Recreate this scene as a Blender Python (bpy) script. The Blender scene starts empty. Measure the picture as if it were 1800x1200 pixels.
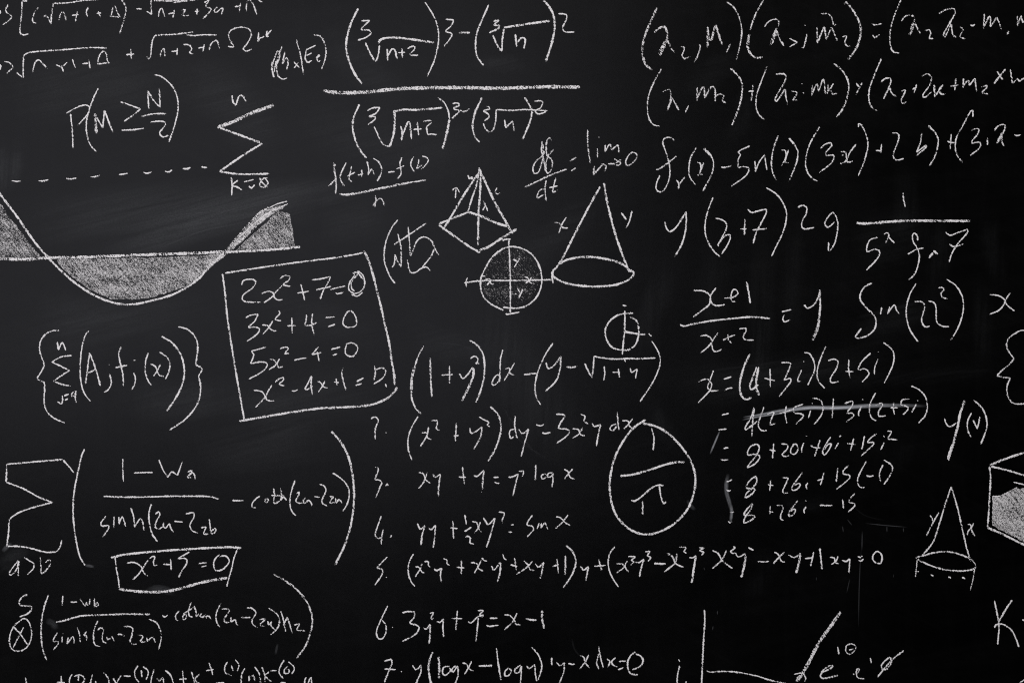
import bpy, math, random
from mathutils import Vector
from mathutils.geometry import tessellate_polygon
R = random.Random(7)
S = 0.0012            # metres of board per unit of the stroke drawings
BX, BZ = 900.0, 600.0
ZC = 1.5              # height of the middle of the view above the floor
sc = bpy.context.scene
COL = sc.collection

WK = 0.93             # stroke width
HZK = 0.115           # strength of the eraser wipes
WINLOC, WINX, WINZ, WINP = (-1.5, -3.2, 2.12), 3.6, 2.4, 40.0
TOPP, SIDEP = 720.0, 205.0
BSPEC, BROUGH = 0.19, 0.31

# ------------------------------------------------------------- camera
D = 2.6
cd = bpy.data.cameras.new('camera')
cd.sensor_width = 36.0
cd.lens = 36.0 * D / (1800 * S)
cd.clip_start, cd.clip_end = 0.05, 100
cam = bpy.data.objects.new('camera', cd)
cam.location = (0, -D, ZC)
cam.rotation_euler = (math.radians(90), 0, 0)
COL.objects.link(cam)
sc.camera = cam

# ------------------------------------------------------------- world and lamps
w = bpy.data.worlds.new('World')
sc.world = w
w.use_nodes = True
w.node_tree.nodes['Background'].inputs[0].default_value = (0.6, 0.7, 1.0, 1)
w.node_tree.nodes['Background'].inputs[1].default_value = 0.0


def area(name, loc, target, sx, sy, power, col):
    l = bpy.data.lights.new(name, 'AREA')
    l.shape = 'RECTANGLE'
    l.size, l.size_y, l.energy, l.color = sx, sy, power, col
    o = bpy.data.objects.new(name, l)
    o.location = loc
    d = Vector(target) - Vector(loc)
    o.rotation_euler = d.to_track_quat('-Z', 'Y').to_euler()
    COL.objects.link(o)
    return o


# a wide window behind the camera to the left is mirrored dimly in the paint;
# added unseen fills, high up and at the left, brighten the chalk without reaching the camera by reflection
area('window_light', WINLOC, (WINLOC[0], 0, WINLOC[2]), WINX, WINZ, WINP, (0.935, 0.94, 1.07))
area('overhead_fill', (-0.8, -1.8, 6.8), (-0.2, 0, 1.4), 2.6, 1.2, TOPP, (1.0, 0.975, 0.955))
area('side_fill', (-6.0, -1.9, 2.0), (-0.3, 0, 1.4), 1.2, 1.6, SIDEP, (0.98, 0.98, 1.0))
sc.cycles.transparent_max_bounces = 48
sc.cycles.pixel_filter_type = 'BLACKMAN_HARRIS'
sc.cycles.filter_width = 1.1
sc.cycles.use_denoising = False   # keeps the tooth of the chalk
sc.view_settings.view_transform = 'Standard'
sc.view_settings.look = 'None'
sc.view_settings.exposure = 0.0
sc.view_settings.gamma = 1.0


# ------------------------------------------------------------- materials
def newmat(name):
    m = bpy.data.materials.new(name)
    m.use_nodes = True
    nt = m.node_tree
    nt.nodes.clear()
    return m, nt, nt.nodes, nt.links


def N(ns, t, **k):
    n = ns.new(t)
    for a, b in k.items():
        setattr(n, a, b)
    return n


def math_(ns, ls, op, a, b=None, c=None, clamp=False):
    n = ns.new('ShaderNodeMath')
    n.operation = op
    n.use_clamp = clamp
    for i, v in enumerate((a, b, c)):
        if v is None:
            continue
        if isinstance(v, (int, float)):
            n.inputs[i].default_value = v
        else:
            ls.new(v, n.inputs[i])
    return n.outputs[0]


def noise(ns, ls, vec, scale, detail=2.0, rough=0.5, dist=0.0):
    n = ns.new('ShaderNodeTexNoise')
    n.inputs['Scale'].default_value = scale
    n.inputs['Detail'].default_value = detail
    n.inputs['Roughness'].default_value = rough
    n.inputs['Distortion'].default_value = dist
    ls.new(vec, n.inputs['Vector'])
    return n.outputs['Fac']


def mapping(ns, ls, vec, scale=(1, 1, 1), roty=0.0):
    # turn first, then stretch
    a = ns.new('ShaderNodeMapping')
    a.inputs['Rotation'].default_value = (0, roty, 0)
    ls.new(vec, a.inputs['Vector'])
    b = ns.new('ShaderNodeMapping')
    b.inputs['Scale'].default_value = scale
    ls.new(a.outputs[0], b.inputs['Vector'])
    return b.outputs[0]


def ramp(ns, ls, fac, lo, hi):
    n = ns.new('ShaderNodeMapRange')
    n.inputs['From Min'].default_value = lo
    n.inputs['From Max'].default_value = hi
    ls.new(fac, n.inputs['Value'])
    return n.outputs['Result']


def board_material():
    m, nt, ns, ls = newmat('slate_black_paint')
    out = N(ns, 'ShaderNodeOutputMaterial')
    b = N(ns, 'ShaderNodeBsdfPrincipled')
    geo = N(ns, 'ShaderNodeNewGeometry').outputs['Position']
    big = ramp(ns, ls, noise(ns, ls, geo, 1.7, 4, 0.6, 0.6), 0.38, 0.72)
    sw1 = ramp(ns, ls, noise(ns, ls, mapping(ns, ls, geo, (1.2, 1, 9), math.radians(12)), 2.2, 6, 0.62, 0.8), 0.45, 0.8)
    sw2 = ramp(ns, ls, noise(ns, ls, mapping(ns, ls, geo, (14, 1, 1.1)), 2.0, 6, 0.62, 0.4), 0.48, 0.85)
    wipe = ramp(ns, ls, noise(ns, ls, mapping(ns, ls, geo, (3, 1, 16), math.radians(-28)), 2.6, 5, 0.6, 1.2), 0.5, 0.85)
    fine = ramp(ns, ls, noise(ns, ls, geo, 260, 3, 0.7), 0.35, 0.8)
    speck = ramp(ns, ls, noise(ns, ls, geo, 150, 2, 0.5), 0.735, 0.78)
    d = math_(ns, ls, 'MULTIPLY', sw1, 0.35)
    d = math_(ns, ls, 'ADD', d, math_(ns, ls, 'MULTIPLY', sw2, 0.30))
    d = math_(ns, ls, 'ADD', d, math_(ns, ls, 'MULTIPLY', wipe, 0.30))
    d = math_(ns, ls, 'ADD', d, math_(ns, ls, 'MULTIPLY', big, 0.35))
    d = math_(ns, ls, 'MULTIPLY', d, math_(ns, ls, 'MULTIPLY_ADD', fine, 0.9, 0.55))
    d = math_(ns, ls, 'ADD', d, math_(ns, ls, 'MULTIPLY', speck, 0.25))
    # eraser wipes stored on the board itself: x = sideways wipes, y = upright wipes
    wp = N(ns, 'ShaderNodeAttribute', attribute_name='wipe')
    sp = N(ns, 'ShaderNodeSeparateXYZ')
    ls.new(wp.outputs['Vector'], sp.inputs[0])
    st1 = ramp(ns, ls, noise(ns, ls, mapping(ns, ls, geo, (1.6, 1, 34), math.radians(14)), 1.6, 6, 0.72, 1.0), 0.30, 0.75)
    st2 = ramp(ns, ls, noise(ns, ls, mapping(ns, ls, geo, (30, 1, 2.0), math.radians(-3)), 1.6, 6, 0.70, 0.6), 0.34, 0.75)
    veil = math_(ns, ls, 'ADD', math_(ns, ls, 'MULTIPLY', sp.outputs[0], math_(ns, ls, 'MULTIPLY_ADD', st1, 1.5, 0.15)),
                 math_(ns, ls, 'MULTIPLY', sp.outputs[1], math_(ns, ls, 'MULTIPLY_ADD', st2, 1.5, 0.15)))
    veil = math_(ns, ls, 'MULTIPLY', veil, math_(ns, ls, 'MULTIPLY_ADD', fine, 0.8, 0.6), clamp=True)
    mx = N(ns, 'ShaderNodeMix', data_type='RGBA')
    mx.inputs['A'].default_value = (0.0002, 0.0002, 0.0002, 1)
    mx.inputs['B'].default_value = (0.0042, 0.0042, 0.0043, 1)
    ls.new(math_(ns, ls, 'MULTIPLY', d, 0.8, clamp=True), mx.inputs['Factor'])
    mv = N(ns, 'ShaderNodeMix', data_type='RGBA')
    mv.inputs['B'].default_value = (0.62, 0.65, 0.68, 1)
    ls.new(veil, mv.inputs['Factor'])
    ls.new(mx.outputs['Result'], mv.inputs['A'])
    ls.new(mv.outputs['Result'], b.inputs['Base Color'])
    ls.new(math_(ns, ls, 'MULTIPLY_ADD', big, 0.04, BROUGH), b.inputs['Roughness'])
    b.inputs['Specular IOR Level'].default_value = BSPEC
    bp = N(ns, 'ShaderNodeBump')
    bp.inputs['Strength'].default_value = 0.12
    bp.inputs['Distance'].default_value = 0.0004
    ls.new(noise(ns, ls, geo, 420, 3, 0.6), bp.inputs['Height'])
    ls.new(bp.outputs[0], b.inputs['Normal'])
    ls.new(b.outputs[0], out.inputs[0])
    return m


def chalk_material(kind):
    # the attribute 'chalk' holds (across -1..1, amount of chalk, seed)
    m, nt, ns, ls = newmat('chalk_' + kind)
    out = N(ns, 'ShaderNodeOutputMaterial')
    dif = N(ns, 'ShaderNodeBsdfDiffuse')
    tr = N(ns, 'ShaderNodeBsdfTransparent')
    mix = N(ns, 'ShaderNodeMixShader')
    geo = N(ns, 'ShaderNodeNewGeometry').outputs['Position']
    att = N(ns, 'ShaderNodeAttribute', attribute_name='chalk')
    sep = N(ns, 'ShaderNodeSeparateXYZ')
    ls.new(att.outputs['Vector'], sep.inputs[0])
    v = math_(ns, ls, 'ABSOLUTE', sep.outputs[0])
    amt = sep.outputs[1]
    hatch = noise(ns, ls, mapping(ns, ls, geo, (1.0, 1, 0.45), math.radians(38)), 560, 3, 0.62)
    if kind == 'stroke':
        # coarse tooth of the board, finer crumbs of chalk on top of it
        coarse = noise(ns, ls, mapping(ns, ls, geo, (1.0, 1, 0.45), math.radians(38)), 430, 2, 0.6)
        grain = ramp(ns, ls, math_(ns, ls, 'ADD', math_(ns, ls, 'MULTIPLY', coarse, 0.65),
                                   math_(ns, ls, 'MULTIPLY', hatch, 0.35)), 0.34, 0.66)
        wob = math_(ns, ls, 'MULTIPLY_ADD', noise(ns, ls, geo, 300, 2, 0.6), 1.1, -0.55)
        wob = math_(ns, ls, 'DIVIDE', math_(ns, ls, 'MULTIPLY', wob, 6.0), math_(ns, ls, 'POWER', sep.outputs[2], 1.8))
        ex = math_(ns, ls, 'MAXIMUM', math_(ns, ls, 'MULTIPLY_ADD', sep.outputs[2], 1.3, -2.3), 2.0)
        v2 = math_(ns, ls, 'POWER', math_(ns, ls, 'MAXIMUM', math_(ns, ls, 'ADD', v, wob), 0.0), ex)
        cov = math_(ns, ls, 'MULTIPLY_ADD', v2, -0.95, 1.0)
        cov = math_(ns, ls, 'MULTIPLY', cov, amt)
        # covered where grain < cov
        a = math_(ns, ls, 'SUBTRACT', cov, grain)
        a = math_(ns, ls, 'MULTIPLY_ADD', a, 3.8, 0.30, clamp=True)
        a = math_(ns, ls, 'MULTIPLY', a, 0.96)
    elif kind == 'shading':
        mid = noise(ns, ls, mapping(ns, ls, geo, (0.35, 1, 1.2), math.radians(-8)), 46, 4, 0.6)
        ht = noise(ns, ls, mapping(ns, ls, geo, (1.0, 1, 0.16), math.radians(42)), 190, 4, 0.65)
        cov = math_(ns, ls, 'ADD', amt, math_(ns, ls, 'MULTIPLY_ADD', mid, 0.7, -0.35))
        cov = math_(ns, ls, 'ADD', cov, math_(ns, ls, 'MULTIPLY_ADD', ht, 1.1, -0.55))
        grain = ramp(ns, ls, noise(ns, ls, mapping(ns, ls, geo, (1.0, 1, 0.45), math.radians(38)), 500, 3, 0.7), 0.30, 0.70)
        a = math_(ns, ls, 'MULTIPLY_ADD', math_(ns, ls, 'SUBTRACT', cov, grain), 1.9, 0.38, clamp=True)
        a = math_(ns, ls, 'MULTIPLY', a, 0.80)
    else:
        soft = math_(ns, ls, 'SUBTRACT', 1.0, v)
        soft = math_(ns, ls, 'SMOOTH_MIN', math_(ns, ls, 'MULTIPLY', soft, 1.6), 1.0, 0.4)
        sn = N(ns, 'ShaderNodeCombineXYZ')
        ls.new(math_(ns, ls, 'MULTIPLY', sep.outputs[0], 3.4), sn.inputs[0])
        ls.new(math_(ns, ls, 'MULTIPLY', sep.outputs[2], 1.0), sn.inputs[1])
        st = ramp(ns, ls, noise(ns, ls, sn.outputs[0], 2.6, 6, 0.72), 0.36, 0.72)
        gr = ramp(ns, ls, noise(ns, ls, geo, 330, 3, 0.7), 0.1, 0.8)
        a = math_(ns, ls, 'MULTIPLY', soft, amt)
        a = math_(ns, ls, 'MULTIPLY', a, math_(ns, ls, 'MULTIPLY_ADD', st, 1.5, 0.15))
        a = math_(ns, ls, 'MULTIPLY', a, math_(ns, ls, 'MULTIPLY_ADD', gr, 0.6, 0.6), clamp=True)
    tone = N(ns, 'ShaderNodeMix', data_type='RGBA')
    tone.inputs['A'].default_value = (0.66, 0.69, 0.74, 1) if kind == 'dust' else (0.80, 0.785, 0.785, 1)
    tone.inputs['B'].default_value = (0.60, 0.59, 0.595, 1)
    ls.new(ramp(ns, ls, noise(ns, ls, geo, 700, 2, 0.6), 0.35, 0.75), tone.inputs['Factor'])
    ls.new(tone.outputs['Result'], dif.inputs['Color'])
    dif.inputs['Roughness'].default_value = 1.0
    ls.new(a, mix.inputs[0])
    ls.new(tr.outputs[0], mix.inputs[1])
    ls.new(dif.outputs[0], mix.inputs[2])
    ls.new(mix.outputs[0], out.inputs[0])
    return m


M_STROKE, M_SHADE, M_DUST = (chalk_material(k) for k in ('stroke', 'shading', 'dust'))

# ------------------------------------------------------------- the blackboard
def slab(wipes):
    """a bevelled slab whose front is a fine grid that carries the wiped dust"""
    x0, x1, z0, z1, y1, r = -1.5, 1.5, 0.55, 2.45, 0.018, 0.002
    nx, nz = 400, 250
    v, f, at = [], [], []
    for j in range(nz + 1):
        for i in range(nx + 1):
            x = x0 + r + (x1 - x0 - 2 * r) * i / nx
            z = z0 + r + (z1 - z0 - 2 * r) * j / nz
            v.append((x, 0.0, z))
    field = {}
    cw, ch = (x1 - x0 - 2 * r) / nx, (z1 - z0 - 2 * r) / nz
    for pts, wd, dens in wipes:
        P = [((p.x - BX) * S, ZC + (BZ - p.y) * S) for p in catmull(pts, 12)]
        hw = wd * S * 0.75
        up = abs(P[-1][1] - P[0][1]) > 1.2 * abs(P[-1][0] - P[0][0])
        i0 = max(0, int((min(p[0] for p in P) - hw - x0) / cw) - 1)
        i1 = min(nx, int((max(p[0] for p in P) + hw - x0) / cw) + 1)
        j0 = max(0, int((min(p[1] for p in P) - hw - z0) / ch) - 1)
        j1 = min(nz, int((max(p[1] for p in P) + hw - z0) / ch) + 1)
        m = len(P)
        for j in range(j0, j1 + 1):
            for i in range(i0, i1 + 1):
                q = v[j * (nx + 1) + i]
                k, dd = min(((k, (p[0] - q[0]) ** 2 + (p[1] - q[2]) ** 2) for k, p in enumerate(P)), key=lambda t: t[1])
                t = math.sqrt(dd) / hw
                if t < 1:
                    e = min(1.0, min(k, m - 1 - k) / max(1.0, 0.30 * m) + 0.15)
                    w_ = (1 - t * t) ** 1.5 * dens * e
                    g = field.setdefault(j * (nx + 1) + i, [0.0, 0.0])
                    g[1 if up else 0] += w_
    at = [tuple(field.get(k, (0.0, 0.0))) + (0.0,) for k in range(len(v))]
    for j in range(nz):
        for i in range(nx):
            a_ = j * (nx + 1) + i
            f.append((a_, a_ + 1, a_ + nx + 2, a_ + nx + 1))
    # rounded rim, sides and back
    front = [0, nx, (nz + 1) * (nx + 1) - 1, nz * (nx + 1)]
    ring = [[i for i in range(nx)], [nx + j * (nx + 1) for j in range(nz)],
            [nz * (nx + 1) + nx - i for i in range(nx)], [(nz - j) * (nx + 1) for j in range(nz)]]
    loop = [k for part in ring for k in part]
    prev = loop
    for y in (r, y1):
        cur = []
        for k in loop:
            x, _, z = v[k]
            cur.append(len(v))
            v.append((x0 if abs(x - x0 - r) < 1e-6 else x1 if abs(x - x1 + r) < 1e-6 else x, y,
                      z0 if abs(z - z0 - r) < 1e-6 else z1 if abs(z - z1 + r) < 1e-6 else z))
            at.append((0.0, 0.0, 0.0))
        n = len(loop)
        for k in range(n):
            f.append((prev[k], cur[k], cur[(k + 1) % n], prev[(k + 1) % n]))
        prev = cur
    f.append(tuple(reversed(prev)))
    me = bpy.data.meshes.new('blackboard')
    me.from_pydata(v, [], f)
    a_ = me.attributes.new('wipe', 'FLOAT_VECTOR', 'POINT')
    a_.data.foreach_set('vector', [k for t in at for k in t])
    me.materials.append(board_material())
    o = bpy.data.objects.new('blackboard', me)
    COL.objects.link(o)
    o['label'] = 'large matt black chalkboard filling the whole picture, dusty with wiped chalk'
    o['category'] = 'blackboard'
    return o


# ------------------------------------------------------------- chalk strokes
NAME = {'+': 'plus_sign', '-': 'minus_sign', '=': 'equals_sign', '(': 'parenthesis', ')': 'parenthesis',
        '[': 'bracket', '{': 'curly_brace', '}': 'curly_brace', '/': 'fraction_bar', 'rt': 'radical_sign',
        '|': 'vertical_bar', '.': 'dot', ',': 'comma', '>': 'greater_than_sign', 'geq': 'greater_or_equal_sign',
        'lam': 'letter_lambda', 'pi': 'letter_pi', 'om': 'letter_omega', 'sum': 'summation_sign', 'del': 'letter_delta',
        'theta': 'letter_theta', 'phi': 'letter_phi', 'inf': 'arrow', 'tilde': 'tilde', 'mark': 'squiggle', 'smear': 'smear'}
for i, n in enumerate('zero one two three four five six seven eight nine'.split()):
    NAME[str(i)] = 'digit_' + n


def glyph_name(c):
    if c in NAME:
        return NAME[c]
    if len(c) == 1:
        return ('capital_letter_' if c.isupper() else 'letter_') + c.lower()
    return c


def catmull(p, step=1.8):
    """smooth curve through the points, one sample about every two units"""
    if len(p) == 1:
        p = [p[0], (p[0][0] + 1, p[0][1] + 1)]
    if len(p) == 2:
        q = [p[0], p[0], p[1], p[1]]
    else:
        q = [(2 * p[0][0] - p[1][0], 2 * p[0][1] - p[1][1])] + p + [(2 * p[-1][0] - p[-2][0], 2 * p[-1][1] - p[-2][1])]
    out = []
    for i in range(1, len(q) - 2):
        a, b, c, d = (Vector((t[0], t[1])) for t in q[i - 1:i + 3])
        L = (c - b).length
        la, lc = max((b - a).length, 1e-3), max((d - c).length, 1e-3)
        t1 = (c - a) / (la + L) * L if L else c - b
        t2 = (d - b) / (lc + L) * L if L else c - b
        n = max(1, int(L / step))
        for k in range(n):
            t = k / n
            h1, h2, h3, h4 = 2*t**3-3*t*t+1, t**3-2*t*t+t, -2*t**3+3*t*t, t**3-t*t
            out.append(b * h1 + t1 * h2 + c * h3 + t2 * h4)
    out.append(Vector(p[-1]))
    return out


class Chalk:
    def __init__(s):
        s.v, s.f, s.a = [], [], []

    def ribbon(s, pts, wd, dens, soft=False):
        P = catmull(pts, max(2.5, wd * 0.4) if soft else 1.8)
        n = len(P)
        cum = [0.0]
        for i in range(1, n):
            cum.append(cum[-1] + (P[i] - P[i - 1]).length)
        L = cum[-1]
        ph, ph2, seed = R.uniform(0, 9), R.uniform(0, 9), R.uniform(0, 50)
        lift = R.uniform(0.00012, 0.00030)
        hw = wd / 2
        if L < 16 and not soft:
            dens *= 1.25
        prev = None
        for i in range(n):
            t = P[min(i + 1, n - 1)] - P[max(i - 1, 0)]
            if t.length < 1e-6:
                t = prev or Vector((1, 0))
            t.normalize()
            prev = t
            nn = Vector((-t.y, t.x))
            e = min(cum[i], L - cum[i])
            if soft:
                end = min(1.0, e / max(L * 0.28, 1))
                k, dk = 0.75 + 0.25 * end, end
            else:
                k = math.sqrt(max(0.0, min(1.0, (e + 0.35 * hw) / (1.1 * hw))))
                k *= 1 + 0.11 * math.sin(cum[i] * 0.21 + ph) + 0.07 * math.sin(cum[i] * 0.57 + ph2)
                k *= R.uniform(0.93, 1.07)
                dk = 1 + 0.16 * math.sin(cum[i] * 0.11 + ph2) + 0.06 * math.sin(cum[i] * 0.41 + ph) + R.uniform(-0.10, 0.08)
                dk *= 0.80 + 0.20 * min(1.0, e / 5.0)
            y = -(lift + 0.00008 * i / n)
            for q in (-1, 0, 1):
                c = P[i] + nn * (hw * k * q)
                s.v.append(((c.x - BX) * S, y - (0.00012 if q == 0 and not soft else 0), ZC + (BZ - c.y) * S))
                s.a.append((float(q), dens * dk, (seed + cum[i] * 0.012) if soft else wd))
        b = len(s.v) - 3 * n
        for i in range(n - 1):
            for q in (0, 1):
                o = b + 3 * i + q
                s.f.append((o, o + 1, o + 4, o + 3))

    def fill(s, pts, dens):
        q = []
        m = len(pts)
        for i in range(m):
            a, b = Vector(pts[i]), Vector(pts[(i + 1) % m])
            k = max(1, int((b - a).length / 3))
            for j in range(k):
                c = a.lerp(b, j / k)
                q.append((c.x + R.uniform(-1, 1), c.y + R.uniform(-1, 1)))
        b0 = len(s.v)
        for x, y in q:
            s.v.append(((x - BX) * S, -0.00009, ZC + (BZ - y) * S))
            s.a.append((0.0, dens, 0.0))
        for t in tessellate_polygon([[Vector((x, y, 0)) for x, y in q]]):
            s.f.append(tuple(b0 + i for i in t))

    def obj(s, name, mat, parent=None, ploc=None):
        xs, zs = [p[0] for p in s.v], [p[2] for p in s.v]
        c = Vector(((min(xs) + max(xs)) / 2, 0, (min(zs) + max(zs)) / 2))
        me = bpy.data.meshes.new(name)
        me.from_pydata([(p[0] - c.x, p[1], p[2] - c.z) for p in s.v], [], s.f)
        at = me.attributes.new('chalk', 'FLOAT_VECTOR', 'POINT')
        at.data.foreach_set('vector', [k for t in s.a for k in t])
        me.materials.append(mat)
        o = bpy.data.objects.new(name, me)
        COL.objects.link(o)
        o.location = c
        if parent:
            o.parent = parent
            o.location = c - ploc
        return o


THINGS = {
    'a1': ('formula', 'long root expression in square bracket at the very top left edge', 'formula'),
    'a2': ('formula', 'two chalk square roots joined by plus with capital omega at the end', 'formula'),
    'a3': ('formula', 'large P of M greater or equal N over 2 in brackets', 'formula'),
    'a4': ('summation', 'thick chalk sigma from k equals zero up to small n', 'formula'),
    'a5': ('formula', 'small chalk P of h x given E e squeezed left of the big fraction', 'formula'),
    'a6': ('fraction', 'big fraction of cube roots of n plus 2 over a long thick bar', 'formula'),
    'a7': ('dashed_line', 'row of nine short chalk dashes running up to the foot of the thick sigma', 'dashed line'),
    'b1': ('formula', 'top right chalk line of lambda and m terms with an equals sign', 'formula'),
    'b2': ('formula', 'second chalk line at right, lambda m pairs in brackets joined by plus', 'formula'),
    'b3': ('formula', 'curly f of x minus 5n of x line under the two lambda lines', 'formula'),
    'b4': ('formula', 'y times bracket 3 plus 7 bracket then 2 and 9, right of the large cone', 'formula'),
    'b5': ('fraction', 'one over 5 to the x f times 7 under a long straight bar', 'fraction'),
    'b6': ('formula', 'x plus 1 over x plus 2 equals y with a sloping fraction bar', 'formula'),
    'b7': ('formula', 'tall curly sin of 22 squared in brackets', 'formula'),
    'b8': ('letter', 'single chalk letter x standing alone near the right edge', 'letter'),
    'c1': ('wave_graph', 'chalk wave curve with shaded humps and dip across a sloping axis', 'graph'),
    'c2': ('circle_symbol', 'small chalk circle crossed by a vertical stroke and short arm, above the root', 'symbol'),
    'ci': ('circle_diagram', 'shaded chalk circle with crossed axes marked x and y', 'diagram'),
    'd1': ('formula', 'df over dt equals lim, small chalk line left above the large cone', 'formula'),
    'd2': ('fraction', 'f of t plus h minus f of t over n, small fraction', 'fraction'),
    'd3': ('formula', 'tall bracket with scribbled root and looping 5 left of the shaded circle', 'formula'),
    'e0': ('box_outline', 'leaning hand drawn chalk box around four equations', 'frame'),
    'e1': ('equation', '2x squared plus 7 equals 0, top row inside the leaning box', 'equation'),
    'e2': ('equation', '3x squared plus 4 equals 0, second row inside the leaning box', 'equation'),
    'e3': ('equation', '5x squared minus 4 equals 0, third row inside the leaning box', 'equation'),
    'e4': ('equation', 'x squared minus 4x plus 1 equals 0, bottom row inside the leaning box', 'equation'),
    'f1': ('formula', 'sum of A j f j of x inside tall curly braces at left', 'formula'),
    'g1': ('formula', '1 plus y squared dx minus bracket y minus root, large chalk line', 'formula'),
    'g2': ('equation', 'x squared plus y squared dy equals 3x squared y dx, numbered line', 'equation'),
    'h1': ('equation', 'x equals 4 plus 3i times 2 plus 5i in large brackets', 'equation'),
    'h2': ('equation', 'crossed out line 4 times 2 plus 5i plus 3i times 2 plus 5i', 'equation'),
    'h3': ('equation', '8 plus 20i plus 6i plus 15 i squared below the crossed out line', 'equation'),
    'h4': ('equation', '8 plus 26i plus 15 times bracket minus 1', 'equation'),
    'h5': ('equation', '8 plus 26i minus 15, last and smallest line of the complex number sum', 'equation'),
    'i1': ('formula', 'tall y of v with long slanting tail near the right edge', 'formula'),
    'i2': ('curly_brace', 'large chalk curly brace cut off by the right edge', 'brace'),
    'j1': ('summation', 'huge angular chalk sigma drawn in thin lines at the left edge', 'symbol'),
    'j2': ('formula', '1 minus W over sinh minus coth inside huge brackets', 'formula'),
    'j3': ('boxed_equation', 'x squared plus 5 equals 0 in a small box with a curved thick base', 'equation'),
    'j4': ('formula', 'a greater than b written under the huge angular sigma', 'formula'),
    'k1': ('cone_drawing', 'large chalk cone with oval base, sides marked x and y', 'drawing'),
    'k2': ('cone_drawing', 'small chalk cone at lower right with dotted rim under its base', 'drawing'),
    'l1': ('symbol', 'small S above a crossed oval at the lower left corner', 'symbol'),
    'l2': ('formula', 'lower left bracket, 1 minus W b over sinh minus cothan term', 'formula'),
    'm1': ('box_drawing', 'densely chalked solid box drawing cut off by the right edge', 'drawing'),
    'n3': ('equation', 'item 3, xy plus y equals y squared log x', 'equation'),
    'n4': ('equation', 'item 4, yy plus half x y squared equals sin x', 'equation'),
    'n5': ('equation', 'item 5, very long line of x squared y squared terms ending equals 0', 'equation'),
    'n6': ('equation', 'item 6, 3y squared y plus y cubed equals x minus 1', 'equation'),
    'n7': ('equation', 'item 7, y times log x minus log y, equals 0, bottom edge', 'equation'),
    'o1': ('formula', 'row of k and u terms cut off by the bottom left edge', 'formula'),
    'oc': ('circled_fraction', 'large chalk egg shaped circle around 1 over pi', 'fraction'),
    'p1': ('pyramid_drawing', 'chalk pyramid with four sided base and lettered edges', 'drawing'),
    'q1': ('graph', 'axis corner with thick rising line cut off by the bottom edge', 'graph'),
    'r1': ('formula', 'thin capital K and a minus sign at the lower right edge', 'formula'),
    's1': ('formula', 'e to the i theta and e to the i phi at bottom right', 'formula'),
    'sk': ('smudge', 'pale finger smudge striking through the crossed out line', 'smudge'),
    'sv': ('smudge', 'faint vertical chalk smudge along the column of equals signs', 'smudge'),
}

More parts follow.
